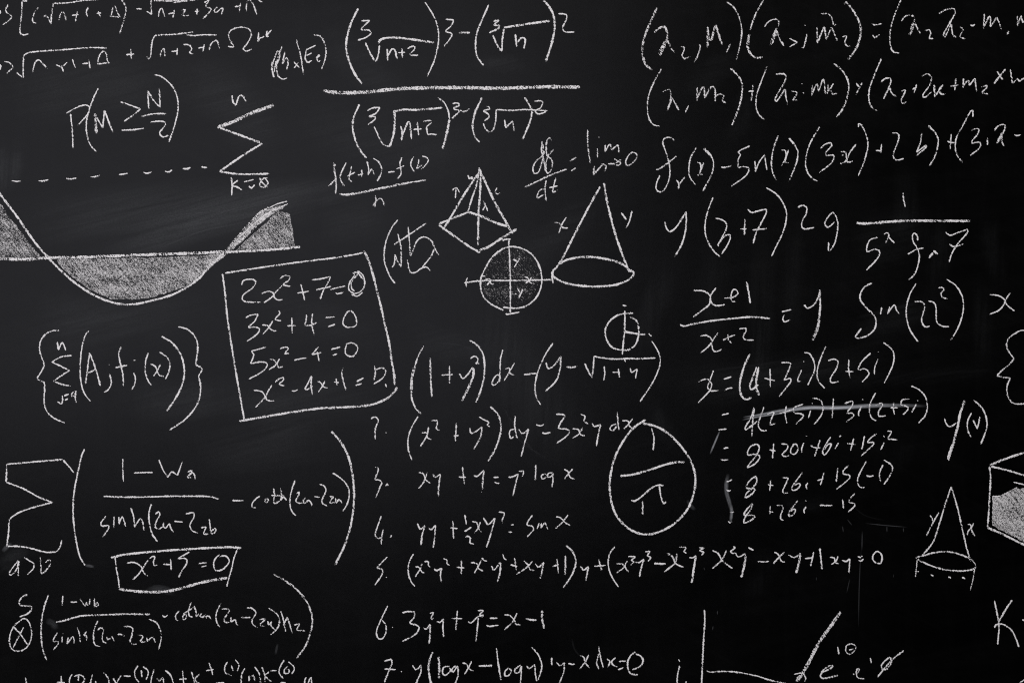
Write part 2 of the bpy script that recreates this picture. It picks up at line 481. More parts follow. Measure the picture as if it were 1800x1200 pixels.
DATA = '''
@ 0 0 6
a1 s: 0,112 8,130 3,150 ; 85,50 62,108 68,132 125,175 100,215 28,265
a1 [: 288,14 235,14! 228,150 212,330 235,370 302,362
a1 (: 405,80 365,135 345,200 350,235 385,248
a1 rt: 462,182 485,165 540,256! 545,160 562,40! 700,35 860,12 1050,-4
a1 n: 620,215 640,150 658,128 675,145 698,218
a1 +: 760,165 830,158 ; 818,120 795,228
a1 1: 932,78 910,130 925,178
a1 +: 1018,145 1068,140 ; 1038,122 1058,185
a1 del: 1175,165 1190,90 1212,68 1240,140 1270,185 ; 1158,172 1210,180 1268,186
a1 ): 1280,-5 1325,70 1325,140 1290,270 1262,356
a2 s: 0,680 8,700 2,738 ; 48,650 100,665 135,710 105,745 72,775
a2 rt: 175,768 245,822! 250,600 275,570 350,550 700,525 950,505 1128,510
a2 n: 343,766 370,665 405,635 450,670 500,728
a2 +: 592,685 650,705 710,660 ; 650,705 668,758
a2 1: 765,622 780,680 798,718
a2 +: 868,675 945,668 ; 937,628 950,724
a2 del: 1030,680 1045,600 1085,545 1115,560 1140,665 ; 1030,677 1155,665
a2 +: 1330,580 1415,572 ; 1378,520 1388,632
@ 240 0 6
a1 -: 0,95 55,98
a1 rt: 108,122 160,155! 150,10! 400,12 660,-6 ; 385,32 500,15 640,0
a1 n: 230,182 245,110 268,92 285,140 302,185
a1 +: 335,150 400,138 ; 400,108 385,190
a1 2: 478,108 512,108 500,135 482,165 552,166
a1 +: 616,125 662,120 ; 642,95 635,156
a1 3: 715,30 772,2! 730,70 785,95 770,130 700,202
a1 n: 855,75 818,115 825,132 850,130 885,98 910,92 898,158
a1 +: 1038,75 1102,65 ; 1097,35 1080,138
a1 n: 1160,122 1162,40 1190,0 1235,60 1268,156
a1 2: 1285,0 1310,18 1338,18
a2 rt: 110,595 130,622 148,600 160,470 190,385 220,375 400,365 605,340 ; 528,370 600,378 700,370 845,372
a2 n: 250,598 265,540 290,515 300,596
a2 +: 370,545 430,540 ; 432,510 425,584
a2 2: 490,470 558,480 582,520 560,558 600,573
a2 +: 652,510 712,500 ; 715,470 700,548
a2 n: 765,530 790,460 845,430 877,517
a2 om: 965,492 1028,500! 990,430 970,370 1000,320 1080,292 1150,295 1195,320 1212,370 1170,460 1125,520 1160,542 1218,520
a2 n: 1290,345 1280,442! 1305,402 1322,402 1345,385
a2 k: 1378,328 1372,385 1395,388 ; 1368,388 1385,362 1425,320
a3 N: 130,1148 118,960! 180,1060 250,1135! 240,930
@ 0 100 6
a3 P: 745,603 755,700 765,800 770,960 ; 698,598 790,545 880,512 940,525 930,600 880,660 822,724
a3 (: 1037,330 985,440 930,600 910,720 925,860 960,940 1015,1000
a3 M w5.5: 1002,600 1010,700 1018,808 ; w4 1020,640 1083,750! 1103,565! 1145,680 1192,797
a3 geq: 1268,475 1400,520 1482,550! 1400,620 1308,683 ; 1278,775 1400,770 1518,755
a3 /: 1488,633 1600,605 1752,600
a3 2: 1588,690 1680,680 1745,695 1735,735 1685,800 1715,845 1778,830
a3 ): 1625,192 1680,200 1770,260 1840,350 1875,460 1875,580 1840,730 1782,898
@ 360 0 5
a4 n w4: 240,840 250,900 275,930 ; 275,925 300,850 325,840 365,892
a5 P w4.5: 600,530 592,600 607,682 ; w3 598,560 640,450 660,470 650,530 615,600 ; 625,540 610,640
a5 (: 680,408 640,520 632,610 650,675 690,698 724,688
a5 h: 705,458 683,560 718,508 732,545 722,612
a5 x: 783,545 830,597 ; 822,552 785,600
a5 |: 806,352 840,480 868,657
a5 E: 892,440 883,520 905,550 942,535 ; 890,440 978,400 ; 890,492 940,470
a5 e: 975,510 1010,492 1005,482 985,520 1000,546 1022,528
a5 ): 958,308 1020,325 1055,390 1065,460 1055,530 1028,610
a6 ( w4.5: 1348,78 1280,220 1245,360 1245,450 1280,570 1330,670 1385,742
a6 3: 1378,185 1450,183! 1375,260 1440,268 1462,290 1420,330 1340,357
a6 rt w4: 1412,378 1450,460 1500,538 1525,480 1535,400 ; w4.6 1530,385 1540,355 1600,335 1700,335 1830,350 2015,376
a6 n w4: 1603,432 1608,534 ; 1605,500 1645,435 1668,438 1690,522
a6 +: 1700,465 1760,464 ; 1733,428 1737,508
@ 720 0 5
a6 2: -20,430 20,410 45,415 40,440 5,478 25,488 75,487
a6 ): 135,22 190,105 235,200 255,300 250,400 215,540 155,674
a6 3: 318,172 388,178! 365,230 318,278 372,300 360,335 303,410
a6 - w4.6: 433,290 530,290
a6 ( w4: 695,45 640,170 590,300 580,410 595,500 652,580
a6 3 w4.2: 738,188 785,180! 745,222 790,228 780,252 700,290
a6 rt w4: 733,312 765,390 808,446 815,350 830,245! ; w4.6 830,245 1000,218 1238,185
a6 n w4: 930,303 940,412 ; 938,385 985,335 1015,345 1005,430
a6 ) w4.6: 1168,-5 1225,60 1265,140 1275,240 1255,360 1225,460 1195,542
a6 2: 1308,122 1375,132 1380,165 1348,240 1360,280 1447,285
a6 / w6.8: -757,798 -640,815 -400,812 -200,792 0,778 400,772 800,777 1200,765 1497,768
@ 1080 0 5
b1 ( w4.6: 375,68 320,190 270,310 245,440 270,560 332,618
b1 lam w5: 350,285 395,250 440,240 460,280 462,350 400,488 ; 390,475 445,365 ; w4.2 465,350 500,430 537,472
b1 2: 585,410 615,420 610,450 595,490 615,518 667,498
b1 ,: 740,388 755,410 735,480 703,550
b1 M w4.6: 822,238 820,330 818,417 ; 820,260 832,340 855,358! 887,215! 915,300 948,398
b1 ,: 1022,380 985,462
b1 ): 988,18 1050,70 1095,150 1118,250 1115,340 1095,440 1072,524
b1 ( w3.8: 1312,0 1240,130 1190,270 ; w6 1185,300 1170,400 ; w4.4 1165,400 1200,480 1245,508 1302,505
b1 lam: 1318,238 1360,190 1420,172 1445,190 1438,240 ; w6.5 1428,250 1400,330 1370,405 ; w4.2 1430,270 1455,350 1492,405
b1 >: 1538,340 1607,375! 1538,415
b1 j: 1692,300 1680,360 1660,422 1635,405 ; 1673,220 1678,228
b2 (: 413,606 350,720 305,830 290,930 300,1030 340,1095 397,1112
b2 lam: 426,808 480,788 495,810 492,880 465,975 ; 470,965 508,862 ; w4 508,862 540,920 567,970
b2 ,: 654,925 623,990
b2 m w4: 728,770 725,888 ; 725,870 765,785 785,765 795,865! 845,770 868,765 885,800 885,892
b2 2: 890,845 930,828 962,845 948,885 982,908
b2 ) w4: 1020,603 1080,660 1120,730 1120,830 1090,960 1033,1102
b2 +: 1178,805 1227,800 ; 1217,748 1203,888
b2 (: 1342,586 1290,720 1250,840 1245,940 1270,1010 1318,1052
b2 lam w3.8: 1418,655 1480,650 1510,670 1490,730 1412,870 1422,895 1500,785! 1508,850 1522,925
b2 2: 1558,803 1600,812 1600,835 1572,878 1614,882
b2 .: 1645,737 1662,739 ; 1657,814 1667,822
@ 1440 0 5
b1 m w4: -20,238 -15,382 ; -10,365 45,232 ; 45,235 62,352! 108,240! 162,367
b1 tilde: 18,122 85,130 118,180 128,225 147,218
b1 2: 203,325 240,322 225,370 240,402 270,408
b1 ) w4.6: 218,45 232,22 290,85 340,170 365,260 352,360 310,450 253,524
b1 =: 463,210 490,222 552,210 ; 470,310 488,331 532,305
b1 (: 722,-5 680,90 640,200 620,310 630,420 655,460 702,470
b1 lam: 723,188 750,150 800,135 835,155 835,195 ; w6 830,205 812,260 790,318 ; w3.6 842,200 862,250 890,302
b1 2: 928,270 965,265 980,285 970,340 1002,343
b1 lam w3.8: 1053,122 1120,85 1180,80 1195,110 1150,200 1090,310 1105,325 1160,210! 1175,310 1207,333
b1 2: 1240,238 1264,262 1238,325 1282,343
b1 - w4: 1328,220 1350,230 1368,216
b1 m w3.8: 1452,125 1443,255 ; 1445,240 1500,145 1505,240! 1560,152! 1602,260
b1 , w4.4: 1667,278 1650,304
b1 m: 1740,138 1745,232 ; 1745,220 1775,145 1790,200 1830,150 1850,220
b2 k: -60,750 -66,846 ; -64,830 -20,740 -5,810 ; -2,795 35,700 55,825
b2 k: 78,742 70,828 ; 72,815 125,738 95,785! 120,828 157,822
b2 ) w4: 128,560 190,610 240,680 260,760 245,860 205,960 148,1034
b2 x: 322,728 348,765 ; 377,730 320,836
b2 (: 547,513 490,650 445,770 435,870 460,940 507,977
b2 lam w3.8: 543,722 580,692 625,690 630,720 605,790 565,872 ; 615,775 572,850 ; 618,770 635,815 674,854
b2 2: 723,802 757,795 745,830 720,885 735,912 767,895
b2 +: 818,787 857,768 ; 857,742 833,820
b2 2: 903,672 950,650 985,680 975,740 908,845 928,858 985,810
b2 k w4: 1010,748 1016,858 ; 1020,845 1087,748! 1050,795! 1075,830 1108,825
b2 +: 1153,760 1222,750 ; 1202,692 1190,795
b2 m: 1268,693 1265,772 ; 1268,755 1310,708 1320,752! 1368,690! 1382,805
b2 2: 1423,765 1477,753 1470,775 1430,815 1482,828
b2 x w4: 1563,628 1612,704 ; 1637,610 1528,744
b2 w: 1680,612 1690,680 1700,732 1740,690! 1760,715 1800,690 1850,720
@ 0 170 5
a7 dash w3.6: 103,738 130,745 185,742
a7 dash w3.6: 340,738 370,742 428,730
a7 dash w3.8: 583,718 620,724 674,716
a7 dash w3.6: 795,704 830,706 878,692
a7 dash w3.6: 1047,686 1080,682 1124,674
a7 dash w3.4: 1262,664 1290,675 1334,662
a7 dash w3.4: 1450,655 1480,662 1515,646
a7 dash w3.8: 1607,632 1640,635 1675,625
a7 dash w3.6: 1770,618 1820,625
@ 360 170 5
a4 sum: w6.6 606,75 400,150 240,225 112,268! ; w4.6 112,268 300,335 505,412! ; w4.4 505,412 330,520 130,658! ; w4.2 130,658 280,680 400,682 565,678
a4 k w3.8: 232,708 240,780 236,868 ; 292,735 240,780 285,795 332,824
a4 =: 345,750 430,730 ; 388,785 408,803 440,775
a4 0: 525,712 555,755 530,795 490,790 482,770 515,720 550,715 ; 480,712 510,760 555,800
d2 f w3.8: 1132,578 1140,640 1155,760 1150,853 ; w5 1133,590 1150,612 ; w4 1083,793 1150,725
d2 (: 1243,580 1200,670 1190,720 1225,785
d2 t: 1290,612 1275,690 1270,735 1295,745 ; 1255,700 1320,665
d2 +: 1345,690 1392,678 ; 1380,640 1378,704
d2 h: 1425,568 1440,630 1435,690 ; 1438,680 1465,640 1478,655 1492,690
d2 ): 1480,543 1530,575 1555,640 1545,690 ; w4.4 1545,690 1515,742
d2 -: 1612,665 1668,658
d2 f: 1733,535 1715,590 1725,650 1720,690 1690,722 ; 1685,635 1757,605
d2 /: w4.6 1183,856 1240,862 1330,850 1500,815 1800,755 ; w3.6 1800,755 1950,732
d2 n: 1500,865 1505,900 1495,968! ; 1478,958 1505,920 1540,895 1560,910 1580,960
a6 ( w4.2: 1360,68 1310,180 1300,280 1330,400 1365,470 1420,540
a6 3 w3.8: 1428,125 1480,100 1540,97! 1500,150 1445,175 1500,180 1495,200 1435,248
a6 rt: 1490,265 1540,375 1575,425 1625,440! ; w4.6 1625,440 1660,330 1670,200 1665,120! ; w4.4 1665,130 1750,115 1840,118 1950,110 2088,98
a6 n w4: 1720,255 1735,320 1728,385 ; 1730,360 1785,225 1800,220 1810,300 1815,375
@ 720 170 5
d2 (: 42,525 18,560 12,610 40,660
d2 t: 82,545 75,600 60,632 85,620 110,600
d2 ): 112,523 150,535 165,560 150,590 102,640
a6 +: 35,290 105,285 ; 68,225 80,340
a6 2: 122,218 185,212 190,230 150,270 155,300 160,330 190,330 240,335
a6 ): w3.6 250,8 310,60 345,150 350,200 ; w5 350,200 330,310 290,458
a6 3 w3.8: 378,62 400,58 430,62 435,80 388,100 400,115 435,125 430,140 372,192
a6 -: 442,120 465,130 490,130 525,108
a6 (: w4.4 638,8 580,130 555,240 560,310 ; w3.8 560,310 580,365 618,402
a6 3 w3.6: 675,85 700,95 705,110 652,125 690,155 700,180 655,215
a6 rt: 648,235 665,280 705,312 735,290 755,220 762,115! 900,122 1000,115 1210,125
a6 n w3.8: 835,205 845,275! 905,215! 918,300
a6 ) w4.2: 1010,8 1045,60 1075,130 1065,200 1030,290 990,382
a6 2: 1098,42 1150,38 1170,50 1150,100 1105,125 1120,150 1160,150 1213,122
d1 d: 1165,390 1160,480 1180,560 1195,665! ; 1175,420 1165,520 1120,560 1085,620 1095,675 1130,665 1165,570 1185,480
d1 f: 1248,385 1235,362 1210,380 1200,450 1210,520 1245,550 1255,600 1235,660 1205,672 1200,580 1225,510 1268,462
d1 / w3.8: 1012,796 1100,755 1250,685 1350,648 1385,638
d1 d: 1200,735 1190,810 1200,920 ; 1190,810 1150,820 1120,870 1125,890 1180,860
d1 t: 1285,715 1265,790 1260,840 1300,820 ; 1228,800 1300,785
d1 =: 1408,568 1465,535 ; 1420,652 1460,628
d1 l: 1565,292 1565,380 1572,480 1588,585
d1 i: 1650,455 1652,535 ; 1662,355 1666,360
d1 m: 1720,425 1718,485 ; 1720,480 1760,420 1775,470! 1830,430 1840,500
d1 n w4: 1625,605 1615,690! 1700,590! 1728,610 1712,660
d1 inf: 1745,590 1800,590 ; w3 1790,590 1835,605 1855,585 1845,570 1820,580 1810,595
p1 edge w4.4: 615,660 480,860 350,1080 290,1170
p1 edge w4: 612,640 590,770 540,920 512,1020
p1 edge w4.4: 625,640 622,800 605,1040 603,1200 600,1308
p1 edge w4.8: 610,625 660,740 760,950 840,1090 905,1205
p1 edge w4.4: 525,1012 400,1060 258,1118
p1 edge w4.8: 525,1015 640,1055 750,1105 860,1140
p1 b: 512,690 525,725! 550,705 545,725 560,715
p1 T: 372,825 410,800 440,842 ; 410,805 402,892
p1 c: 770,800 755,830 765,855 795,848
p1 lam: 645,915 670,960 685,1005 ; 665,960 642,1000
k1 x: 1275,1105 1310,1110 1345,1150 1392,1155 ; 1378,1060 1340,1120 1310,1200
@ 1080 170 5
d1 inf: 0,545 45,580 55,555 10,585 0,600
d1 0: 165,485 130,510 100,570 110,605 150,590 195,540 190,500 150,488
b3 f: 528,388 490,360 445,365 425,395 440,450 470,540 488,640 480,730 440,815 400,838 370,820 368,770 400,690 ; w3.8 365,640 385,640 460,590 545,525
b3 r: 545,730 565,768 562,812! ; 555,812 575,765 618,708
b3 (: 718,450 670,540 655,620 660,700 712,775
b3 x: 730,575 755,590 760,630 750,680 775,685 ; 783,580 765,640 732,698
b3 ): w4.6 785,455 830,500 862,540 ; w3.6 862,540 872,600 850,690 775,832
b3 - w4: 938,622 980,622 1032,606
b3 5: 1190,435 1120,465 1082,490! 1108,510 1085,560 1088,625! 1140,615 1180,630 1160,690 1028,788
b3 n: 1235,565 1240,660! 1270,580 1320,512! 1340,645
b3 (: 1440,342 1400,450 1380,580 1390,660 1425,742
b3 x: 1467,470 1500,475 1510,530 1500,575 1530,582 ; 1530,470 1500,550 1468,608
b3 ): w4.6 1535,365 1580,420 ; w3.6 1580,420 1612,480 1605,560 1575,650 1532,745
b3 (: 1805,265 1730,390 1690,500 1680,600 1700,670 1740,720 1785,745
k1 y: 60,1020 105,1080 ; 155,1005 130,1100 100,1155
@ 1440 170 5
b3 3: 10,458 50,420 100,408 110,430 60,490 60,520! 125,515 130,540 100,590 0,668
b3 x: 190,485 230,490 240,540 250,575 295,568 ; 325,418 270,490 230,570 185,590 ; 200,515 215,515
b3 ): 345,268 345,240 370,250 410,330 428,420 410,520 380,610 343,695
b3 +: 498,472 545,480 ; 548,418 540,492
b3 2: 638,320 690,325 700,360 680,430 652,500 655,540 680,558 747,543
b3 b: 900,318 890,400 855,490! 940,425! 940,445 900,480 852,520
b3 ): w4.4 960,255 1010,305 ; w3.6 1010,305 1045,370 1040,440 1015,530 970,605
b3 +: 1125,395 1190,408 ; 1160,330 1150,462
b3 (: 1350,178 1352,120! 1330,130 1260,260 1210,350 1195,440 1215,520 1262,580
b3 3: 1338,300 1380,282 1405,290 1385,340 1340,395 1345,410 1400,400 1420,420 1400,460 1325,518
b3 . w4: 1478,362 1478,425
b3 lam: 1537,300 1570,260 1620,245 1635,260 1620,310 1560,410 ; w4.6 1605,320 1565,408 ; 1600,330 1605,390 1622,437
b3 -: 1715,335 1740,345 1770,335
b5 1: 738,845 740,900 755,968
b5 / w5: 325,1110 400,1115 600,1100 800,1090 1100,1092 1328,1092
@ 0 340 5
c1 shading f0.42: -60,30 20,110 90,220 180,330 250,430 340,530 360,560 -60,570
c1 shading f0.49: 500,580 900,575 1400,560 1800,545 1960,520 1960,560 1790,690 1680,800 1500,865 1320,915 1200,930 980,930 800,850 640,740 530,640
c1 curve w4.6: -60,-70 0,5 140,190 300,420 420,560 560,700 680,800 830,895 980,955 1100,975 1200,970 1350,938 1500,895 1650,820 1750,745 1800,690 1900,590 1970,520
c1 axis w6: -60,575 0,575 250,578 420,565 700,562 1000,550 1400,535 1800,522 1960,512
@ 360 360 5
c1 shading f0.46: 270,400 640,60 745,75 770,200 795,370 500,395
c1 axis w5: 0,420 100,420 300,410 500,400 700,385 838,370
c1 curve w6.5 d0.75: 0,580 170,420 220,370 330,240 460,100 500,60 600,20
c1 curve w7 d0.8: 0,560 100,490 200,410 300,330 420,210 530,110 620,40 700,15
c1 curve w3: 300,290 420,180 530,90 640,35 730,-8
c1 curve w3: 500,60 560,30 640,-8 725,-30
c1 shading f0.55: 460,105 500,60 620,15 700,0 690,30 560,110 420,215 300,340 220,400 180,420 240,350
e0 side w4: 180,600 400,565 640,530 900,495 1150,465 1300,440 1390,422
e0 side w4.6: 1400,405 1450,520 1500,700 1550,900 1590,1080 1618,1200 1645,1380 1665,1500 1668,1585
e0 side w4.2: 155,605 175,750 200,1000 230,1200 265,1420 300,1620 328,1780 347,1890
e1 2: 325,705 340,665 420,655 448,680 420,730 340,790 330,830 365,852 495,855
e1 x: 495,782 560,760 600,775 610,810 640,835 685,832 ; 680,710 630,760 590,810 520,860
e1 2: 660,650 700,622 745,630 740,660 690,700 712,710 755,715
e1 +: 815,775 915,760 ; 845,697 880,840
e1 7: 940,660 1020,650 1105,630! 1090,670 1040,760 1013,830 ; 975,748 1110,718
e1 =: 1105,745 1150,732 1240,712 ; 1150,770 1165,782 1218,768
e1 0: 1340,580 1390,620 1405,700 1370,760 1310,778 1265,740 1275,680 1320,610 1300,600 1340,595 1380,640 1395,655 ; 1345,610 1290,680 1290,730 1315,760 ; 1290,785 1340,803 1390,765
e2 3: 360,992 400,970 468,960! 440,1020 385,1075 440,1075 480,1090 465,1130 370,1200
e2 x: 505,1055 550,1060 570,1085 600,1105 628,1108 ; 598,1020 560,1080 500,1148
e2 2: 638,932 658,935 655,960 620,1005 670,1020
e2 +: 725,1062 800,1062 ; 765,990 768,1128
e2 4: 895,965 890,1020 880,1055 920,1060 985,1035 ; 948,955 940,1040 962,1152
e2 =: 1060,990 1140,985 ; 1083,1070 1145,1050
e2 0: 1335,1030 1325,980 1290,935 1262,935 1225,990 1215,1040 1240,1072 1290,1075 1330,1058 1335,1020
d3 (: 1698,133 1650,190 1600,300 1578,400 1580,500 1610,590 1640,650 1677,692
@ 720 360 5
d3 mark: -103,255 -75,380 -75,545! ; -75,545 -115,480 -125,440 -135,520 -155,550 ; -140,350 -60,300 145,163
d3 mark: -13,193 -5,280 8,452! 30,400 70,310 130,283 190,315 220,380 255,442 ; 218,385 190,450 110,550 ; -20,480 5,590 50,595 100,560 150,548 180,580
p1 edge w4.4: 258,178 400,280 530,370 620,420
p1 edge w5: 605,402 690,370 800,300 940,212
ci shading f0.12: 640,640 660,560 760,430 880,385 1000,400 1100,500 1140,600 1135,700 1050,840 900,895 780,880 680,810 640,740
ci shading f0.14: 640,690 870,690 875,890 780,880 640,740
ci shading f0.10: 890,890 960,800 1060,720 1125,720 1050,840 980,890
ci circle w4: 850,370 740,445 670,550 625,660 640,790 700,860 825,928
ci circle w4: 740,450 820,385 900,368 990,385 1080,440 1140,540 1162,650 1150,740 1100,830 1020,890 940,908 820,900
ci axis w3.8: 870,300 878,450 885,700 885,965
ci tick w3.8: 810,320 840,305 890,302
ci tick w4: 842,963 900,955 965,942
ci axis w3.8: 480,685 620,668 900,665 1270,658
ci tick: 508,640 495,680 500,720
ci tick: 1250,620 1262,690
ci y: 913,478 945,500! ; 968,468 920,550
ci x: 1010,632 1040,645 1060,685 1102,692 ; 1072,640 1050,665 1020,690
ci x: 665,655 705,655 715,690 742,700 ; 640,625 665,628 ; 720,660 680,705
ci y: 950,732 970,775 ; 995,742 960,818 ; 925,782 940,785
k1 edge w4.4: 1675,-160 1580,10 1450,260 1340,480
k1 edge w4.4: 1708,-190 1735,-30 1800,230 1860,410 1930,590
k1 base w4.6: 1340,480 1290,550 1255,590 1270,635 1370,685 1500,710 1640,718 1800,705 1880,680 1950,640 1970,600 1945,570
k1 base w4.6: 1320,520 1380,485 1500,460 1620,460 1720,475 1820,500 1890,535 1950,590
@ 1080 360 5
b4 y w4: 443,145 460,210 490,235 540,200 600,110 628,60! 632,140 620,250 590,350 530,455
b4 (: 866,-65 820,60 798,160 800,260 830,340 880,415 932,458
b4 3: 890,118 940,130 980,160 985,200 950,280 910,350! 970,275 1015,265 1020,290 990,360 942,432 ; 915,365 905,345
b4 +: 1108,212 1160,212 ; 1147,125 1142,263
b4 7 w3.8: 1172,40 1205,68 1250,58 1335,38! 1335,70 1290,160 1240,260 1220,340 ; 1215,222 1340,208
b4 ): 1335,-150 1420,-95 1480,-20 1512,70 1505,160 1470,270 1420,370 1382,452
b4 2: 1612,22 1655,5 1690,25 1685,80 1648,150 1650,200 1680,212 1755,200
b6 x w3.8: 697,752 790,760 840,800 850,850 890,885 970,878 ; 892,730 845,800 835,870 780,920 692,985
b6 +: 965,820 1040,812 1085,780 1075,750 1045,745 1025,800 1035,845 1068,852
b6 1 w4.2: 1160,675 1180,770 1193,865
b6 / w4.2: 578,1052 605,1065 700,1045 860,1018 1050,998 1200,985 1370,998
b6 =: 1470,940 1555,920 ; 1495,965 1480,1000 1495,1028 1545,1008
@ 1440 360 5
b6 y w4: -132,878 -105,908 -50,880 -8,810 8,745 ; w4.4 5,745 8,900 0,1000 ; w6 0,1000 -15,1080 -60,1195
b4 9: 118,65 80,105 50,160 65,195 90,192 135,150 ; 122,65 150,110 163,170 155,260 130,350 92,408 ; 82,330 80,405
b5 5: 520,283 440,315 420,410 490,390 530,410 520,460 415,575
b5 lam: 570,260 590,245 612,260 600,300 583,333 ; 605,280 660,335
b5 f: 865,315 860,270 835,250 818,275 830,330 865,390 880,450 860,560 830,620 785,657 ; 778,433 850,395 918,378
b5 . w4.4: 1005,402 1040,435 ; 1000,420 965,468
b5 7: 1112,240 1150,268 1230,240 1305,215! 1305,240 1220,340 1165,430 1140,508 ; 1145,345 1180,368 1265,345
b7 S w3.8: 465,688 400,720 360,790 365,840 420,910 480,970 500,1030 480,1100 420,1150 340,1172 318,1160 370,1085
b7 i: 550,900 538,962
b7 n: 620,895 600,960 ; 600,955 660,880 680,930 710,960
b7 (: 852,690 800,780 770,880 765,970 790,1080 830,1150 870,1205
b7 2: 840,850 900,852 925,880 920,930 900,1000 910,1050 935,1072 972,1065
b7 2: 960,845 1000,855 1025,890 1028,970 1035,1030 1080,1065 1140,1070
b7 2: 1045,730 1085,728 1095,745 1070,780 1085,815 1128,824
b7 ): 1120,655 1200,710 1250,790 1268,880 1255,980 1220,1080 1155,1190
b8 x: 1500,788 1580,800 1625,830 1650,880 1715,932 ; 1680,772 1640,830 1620,880 1580,925 1495,963
@ 0 550 5
f1 {: 520,155 470,155 410,180 360,240 348,320 370,400 388,455 360,520 325,575! 350,595 388,610 392,680 388,780 410,860 470,920 570,965
f1 n: 505,255 508,290 515,325! 548,262 580,330
f1 sum w3.6: 632,373 540,385 455,430! 530,465 612,505! 540,550 470,600! 540,625 622,642
f1 j: 548,725 550,770 538,797 505,778
f1 =: 562,728 605,712 ; 572,765 598,752
f1 9: 655,685 630,710 635,730 665,715 670,682! 660,730 670,788
f1 (: 782,155 750,195 718,320 705,480 715,620 745,710 795,775
f1 A w3.8: 752,620 765,520 788,350! 820,430 850,520 882,638 ; 762,525 800,515 845,490
f1 j: 960,535 975,580 975,630 950,675 915,697 ; 958,452 962,455
f1 f w3.8: 1063,295 1045,360 1060,450 1080,540 1085,640 ; 1015,480 1060,470 1118,460
f1 j: 1175,525 1190,570 1185,620 1158,675 ; 1175,416 1190,414
f1 (: 1303,350 1280,430 1278,520 1300,590 1333,637
f1 x: 1322,448 1360,465 1385,515 1400,545 1440,557 ; 1410,452 1380,510 1350,555
f1 ): 1403,343 1465,385 1492,440 1485,510 1455,580
f1 ) w4.2: 1422,205 1510,260 1580,350 1615,450 1618,560 1590,660 1530,770 1465,862
f1 } w3.8: 1567,120 1650,145 1715,210 1738,290 1730,390 1720,455! 1775,490 1745,555! 1762,630 1755,740 1710,840 1620,940 1490,1028
@ 360 550 5
e0 side w4.6: 300,950 400,932 600,898 800,865 1000,838 1200,828 1400,815 1500,795 1600,750 1660,700 1690,652
e3 5: 538,300 410,335! 430,370 402,445! 480,430 545,440 540,480 480,530 388,580
e3 x: 570,405 610,415 640,460 650,478 688,470 ; 658,402 620,460 560,500
e3 2: 660,315 710,300 735,310 705,355 740,355
e3 -: 787,415 840,402 900,392
e3 4: 1000,298 940,365! 1025,348 ; 988,340 1005,422
e3 =: 1112,320 1192,298 ; 1125,372 1165,358
e3 0: 1250,270 1235,320 1240,360 1280,382 1310,375 1345,315 1320,272 1280,262 1240,275
e4 x: 430,678 500,690 530,730 550,765 610,772 ; 590,635 555,690 530,740 445,828
e4 2: 618,610 650,580 690,568 690,590 655,625 698,638
e4 -: 765,682 790,685 818,672
e4 4: 935,555 900,630 880,668 900,672 950,640 ; 940,550 935,640 948,718
e4 x: 993,598 1020,615 1045,650 1080,658 ; 1055,598 1035,640 998,695
e4 +: 1135,605 1178,612 ; 1155,575 1162,635
e4 1: 1215,480 1205,540 1240,675
e4 =: 1335,602 1395,570 ; 1325,635 1380,620
e4 0: 1490,458 1500,520 1488,588 ; 1495,500 1560,482 1590,510 1565,570 1485,622
e4 .: 1588,622 1597,650
g2 2: 1462,930 1480,915 1512,920 1525,950 1500,1010 1498,1108
g2 .: 1590,1048 1597,1053
@ 720 550 5
g1 ( w3.6: 125,290 80,370 45,470 ; w5.5 45,470 20,570 15,680 ; w4 15,680 20,750 50,830 100,885
g1 1 w4.2: 182,395 185,560 195,735
g1 +: 280,545 380,540 ; 350,465 352,620
g1 y w3.8: 438,530 465,575 510,540 555,475! ; w4.8 560,480 560,550 520,650 460,770
g1 2: 535,400 570,380 598,395 595,430 580,440 612,445
g1 ) w4.2: 528,240 590,280 640,350 658,440 655,550 625,680 583,785
g1 d: 820,322 800,400 795,500 790,605 ; 800,540 760,550 725,610 735,635 770,615 800,560
g1 x: 840,490 875,485 885,530 918,545 ; 922,440 880,510 830,595
g1 - w4: 1005,540 1130,528
g1 (: 1260,265 1190,370 1130,510 1102,640 1115,740 1152,808
g1 y w3.8: 1200,435 1215,485 1260,470 1330,380! 1325,470 1290,590 1195,688
g1 - w3.8: 1378,472 1420,480 1475,465
g1 rt w3.8: 1538,440 1565,500 1600,570! 1615,480 1620,380! 1700,395 1800,405 1920,400 2000,402 2160,395
g1 1: 1712,468 1715,540 1705,592
g1 +: 1785,520 1850,520 ; 1835,488 1845,565
g2 (: 75,908 20,1000 -12,1100 -10,1200 20,1290
g2 x: 108,1052 150,1055 155,1090 190,1112 ; 168,1000 150,1080 90,1178
g2 2: 190,945 240,945 245,970 235,1010 262,1030
g2 +: 388,1078 432,1075 ; 412,965 402,1125
g2 y w3.8: 530,1008 540,1055 580,1040 635,1000! 625,1080 565,1195
g2 2: 610,912 650,935 695,960 682,985 705,998
g2 ) w4.2: 710,822 775,890 802,980 795,1070 750,1200 690,1300
g2 d: 928,905 925,1000 945,1100 ; 930,1020 885,1030 878,1070 890,1100 915,1085
g2 y: 960,1020 985,1055 1020,1045 1045,1012 ; 1048,1015 1020,1110 995,1200 980,1260
g2 =: 1113,980 1150,990 1180,978 ; 1165,1050 1190,1058 1238,1048
g2 3 w3.8: 1288,888 1340,890 1368,900! 1310,1008 1380,1020 1402,1040 1380,1080 1290,1145
g2 x: 1432,1015 1485,1025 1500,1065 1540,1078 ; 1520,1005 1490,1060 1430,1100
g2 2: 1503,890 1540,905 1535,950 1568,975
g2 y w3.8: 1605,965 1620,995 1680,980! 1660,1060 1642,1168
g2 d: 1815,975 1780,985 1760,1020 1790,1030 1825,985 ; 1825,870 1830,940 1840,1025
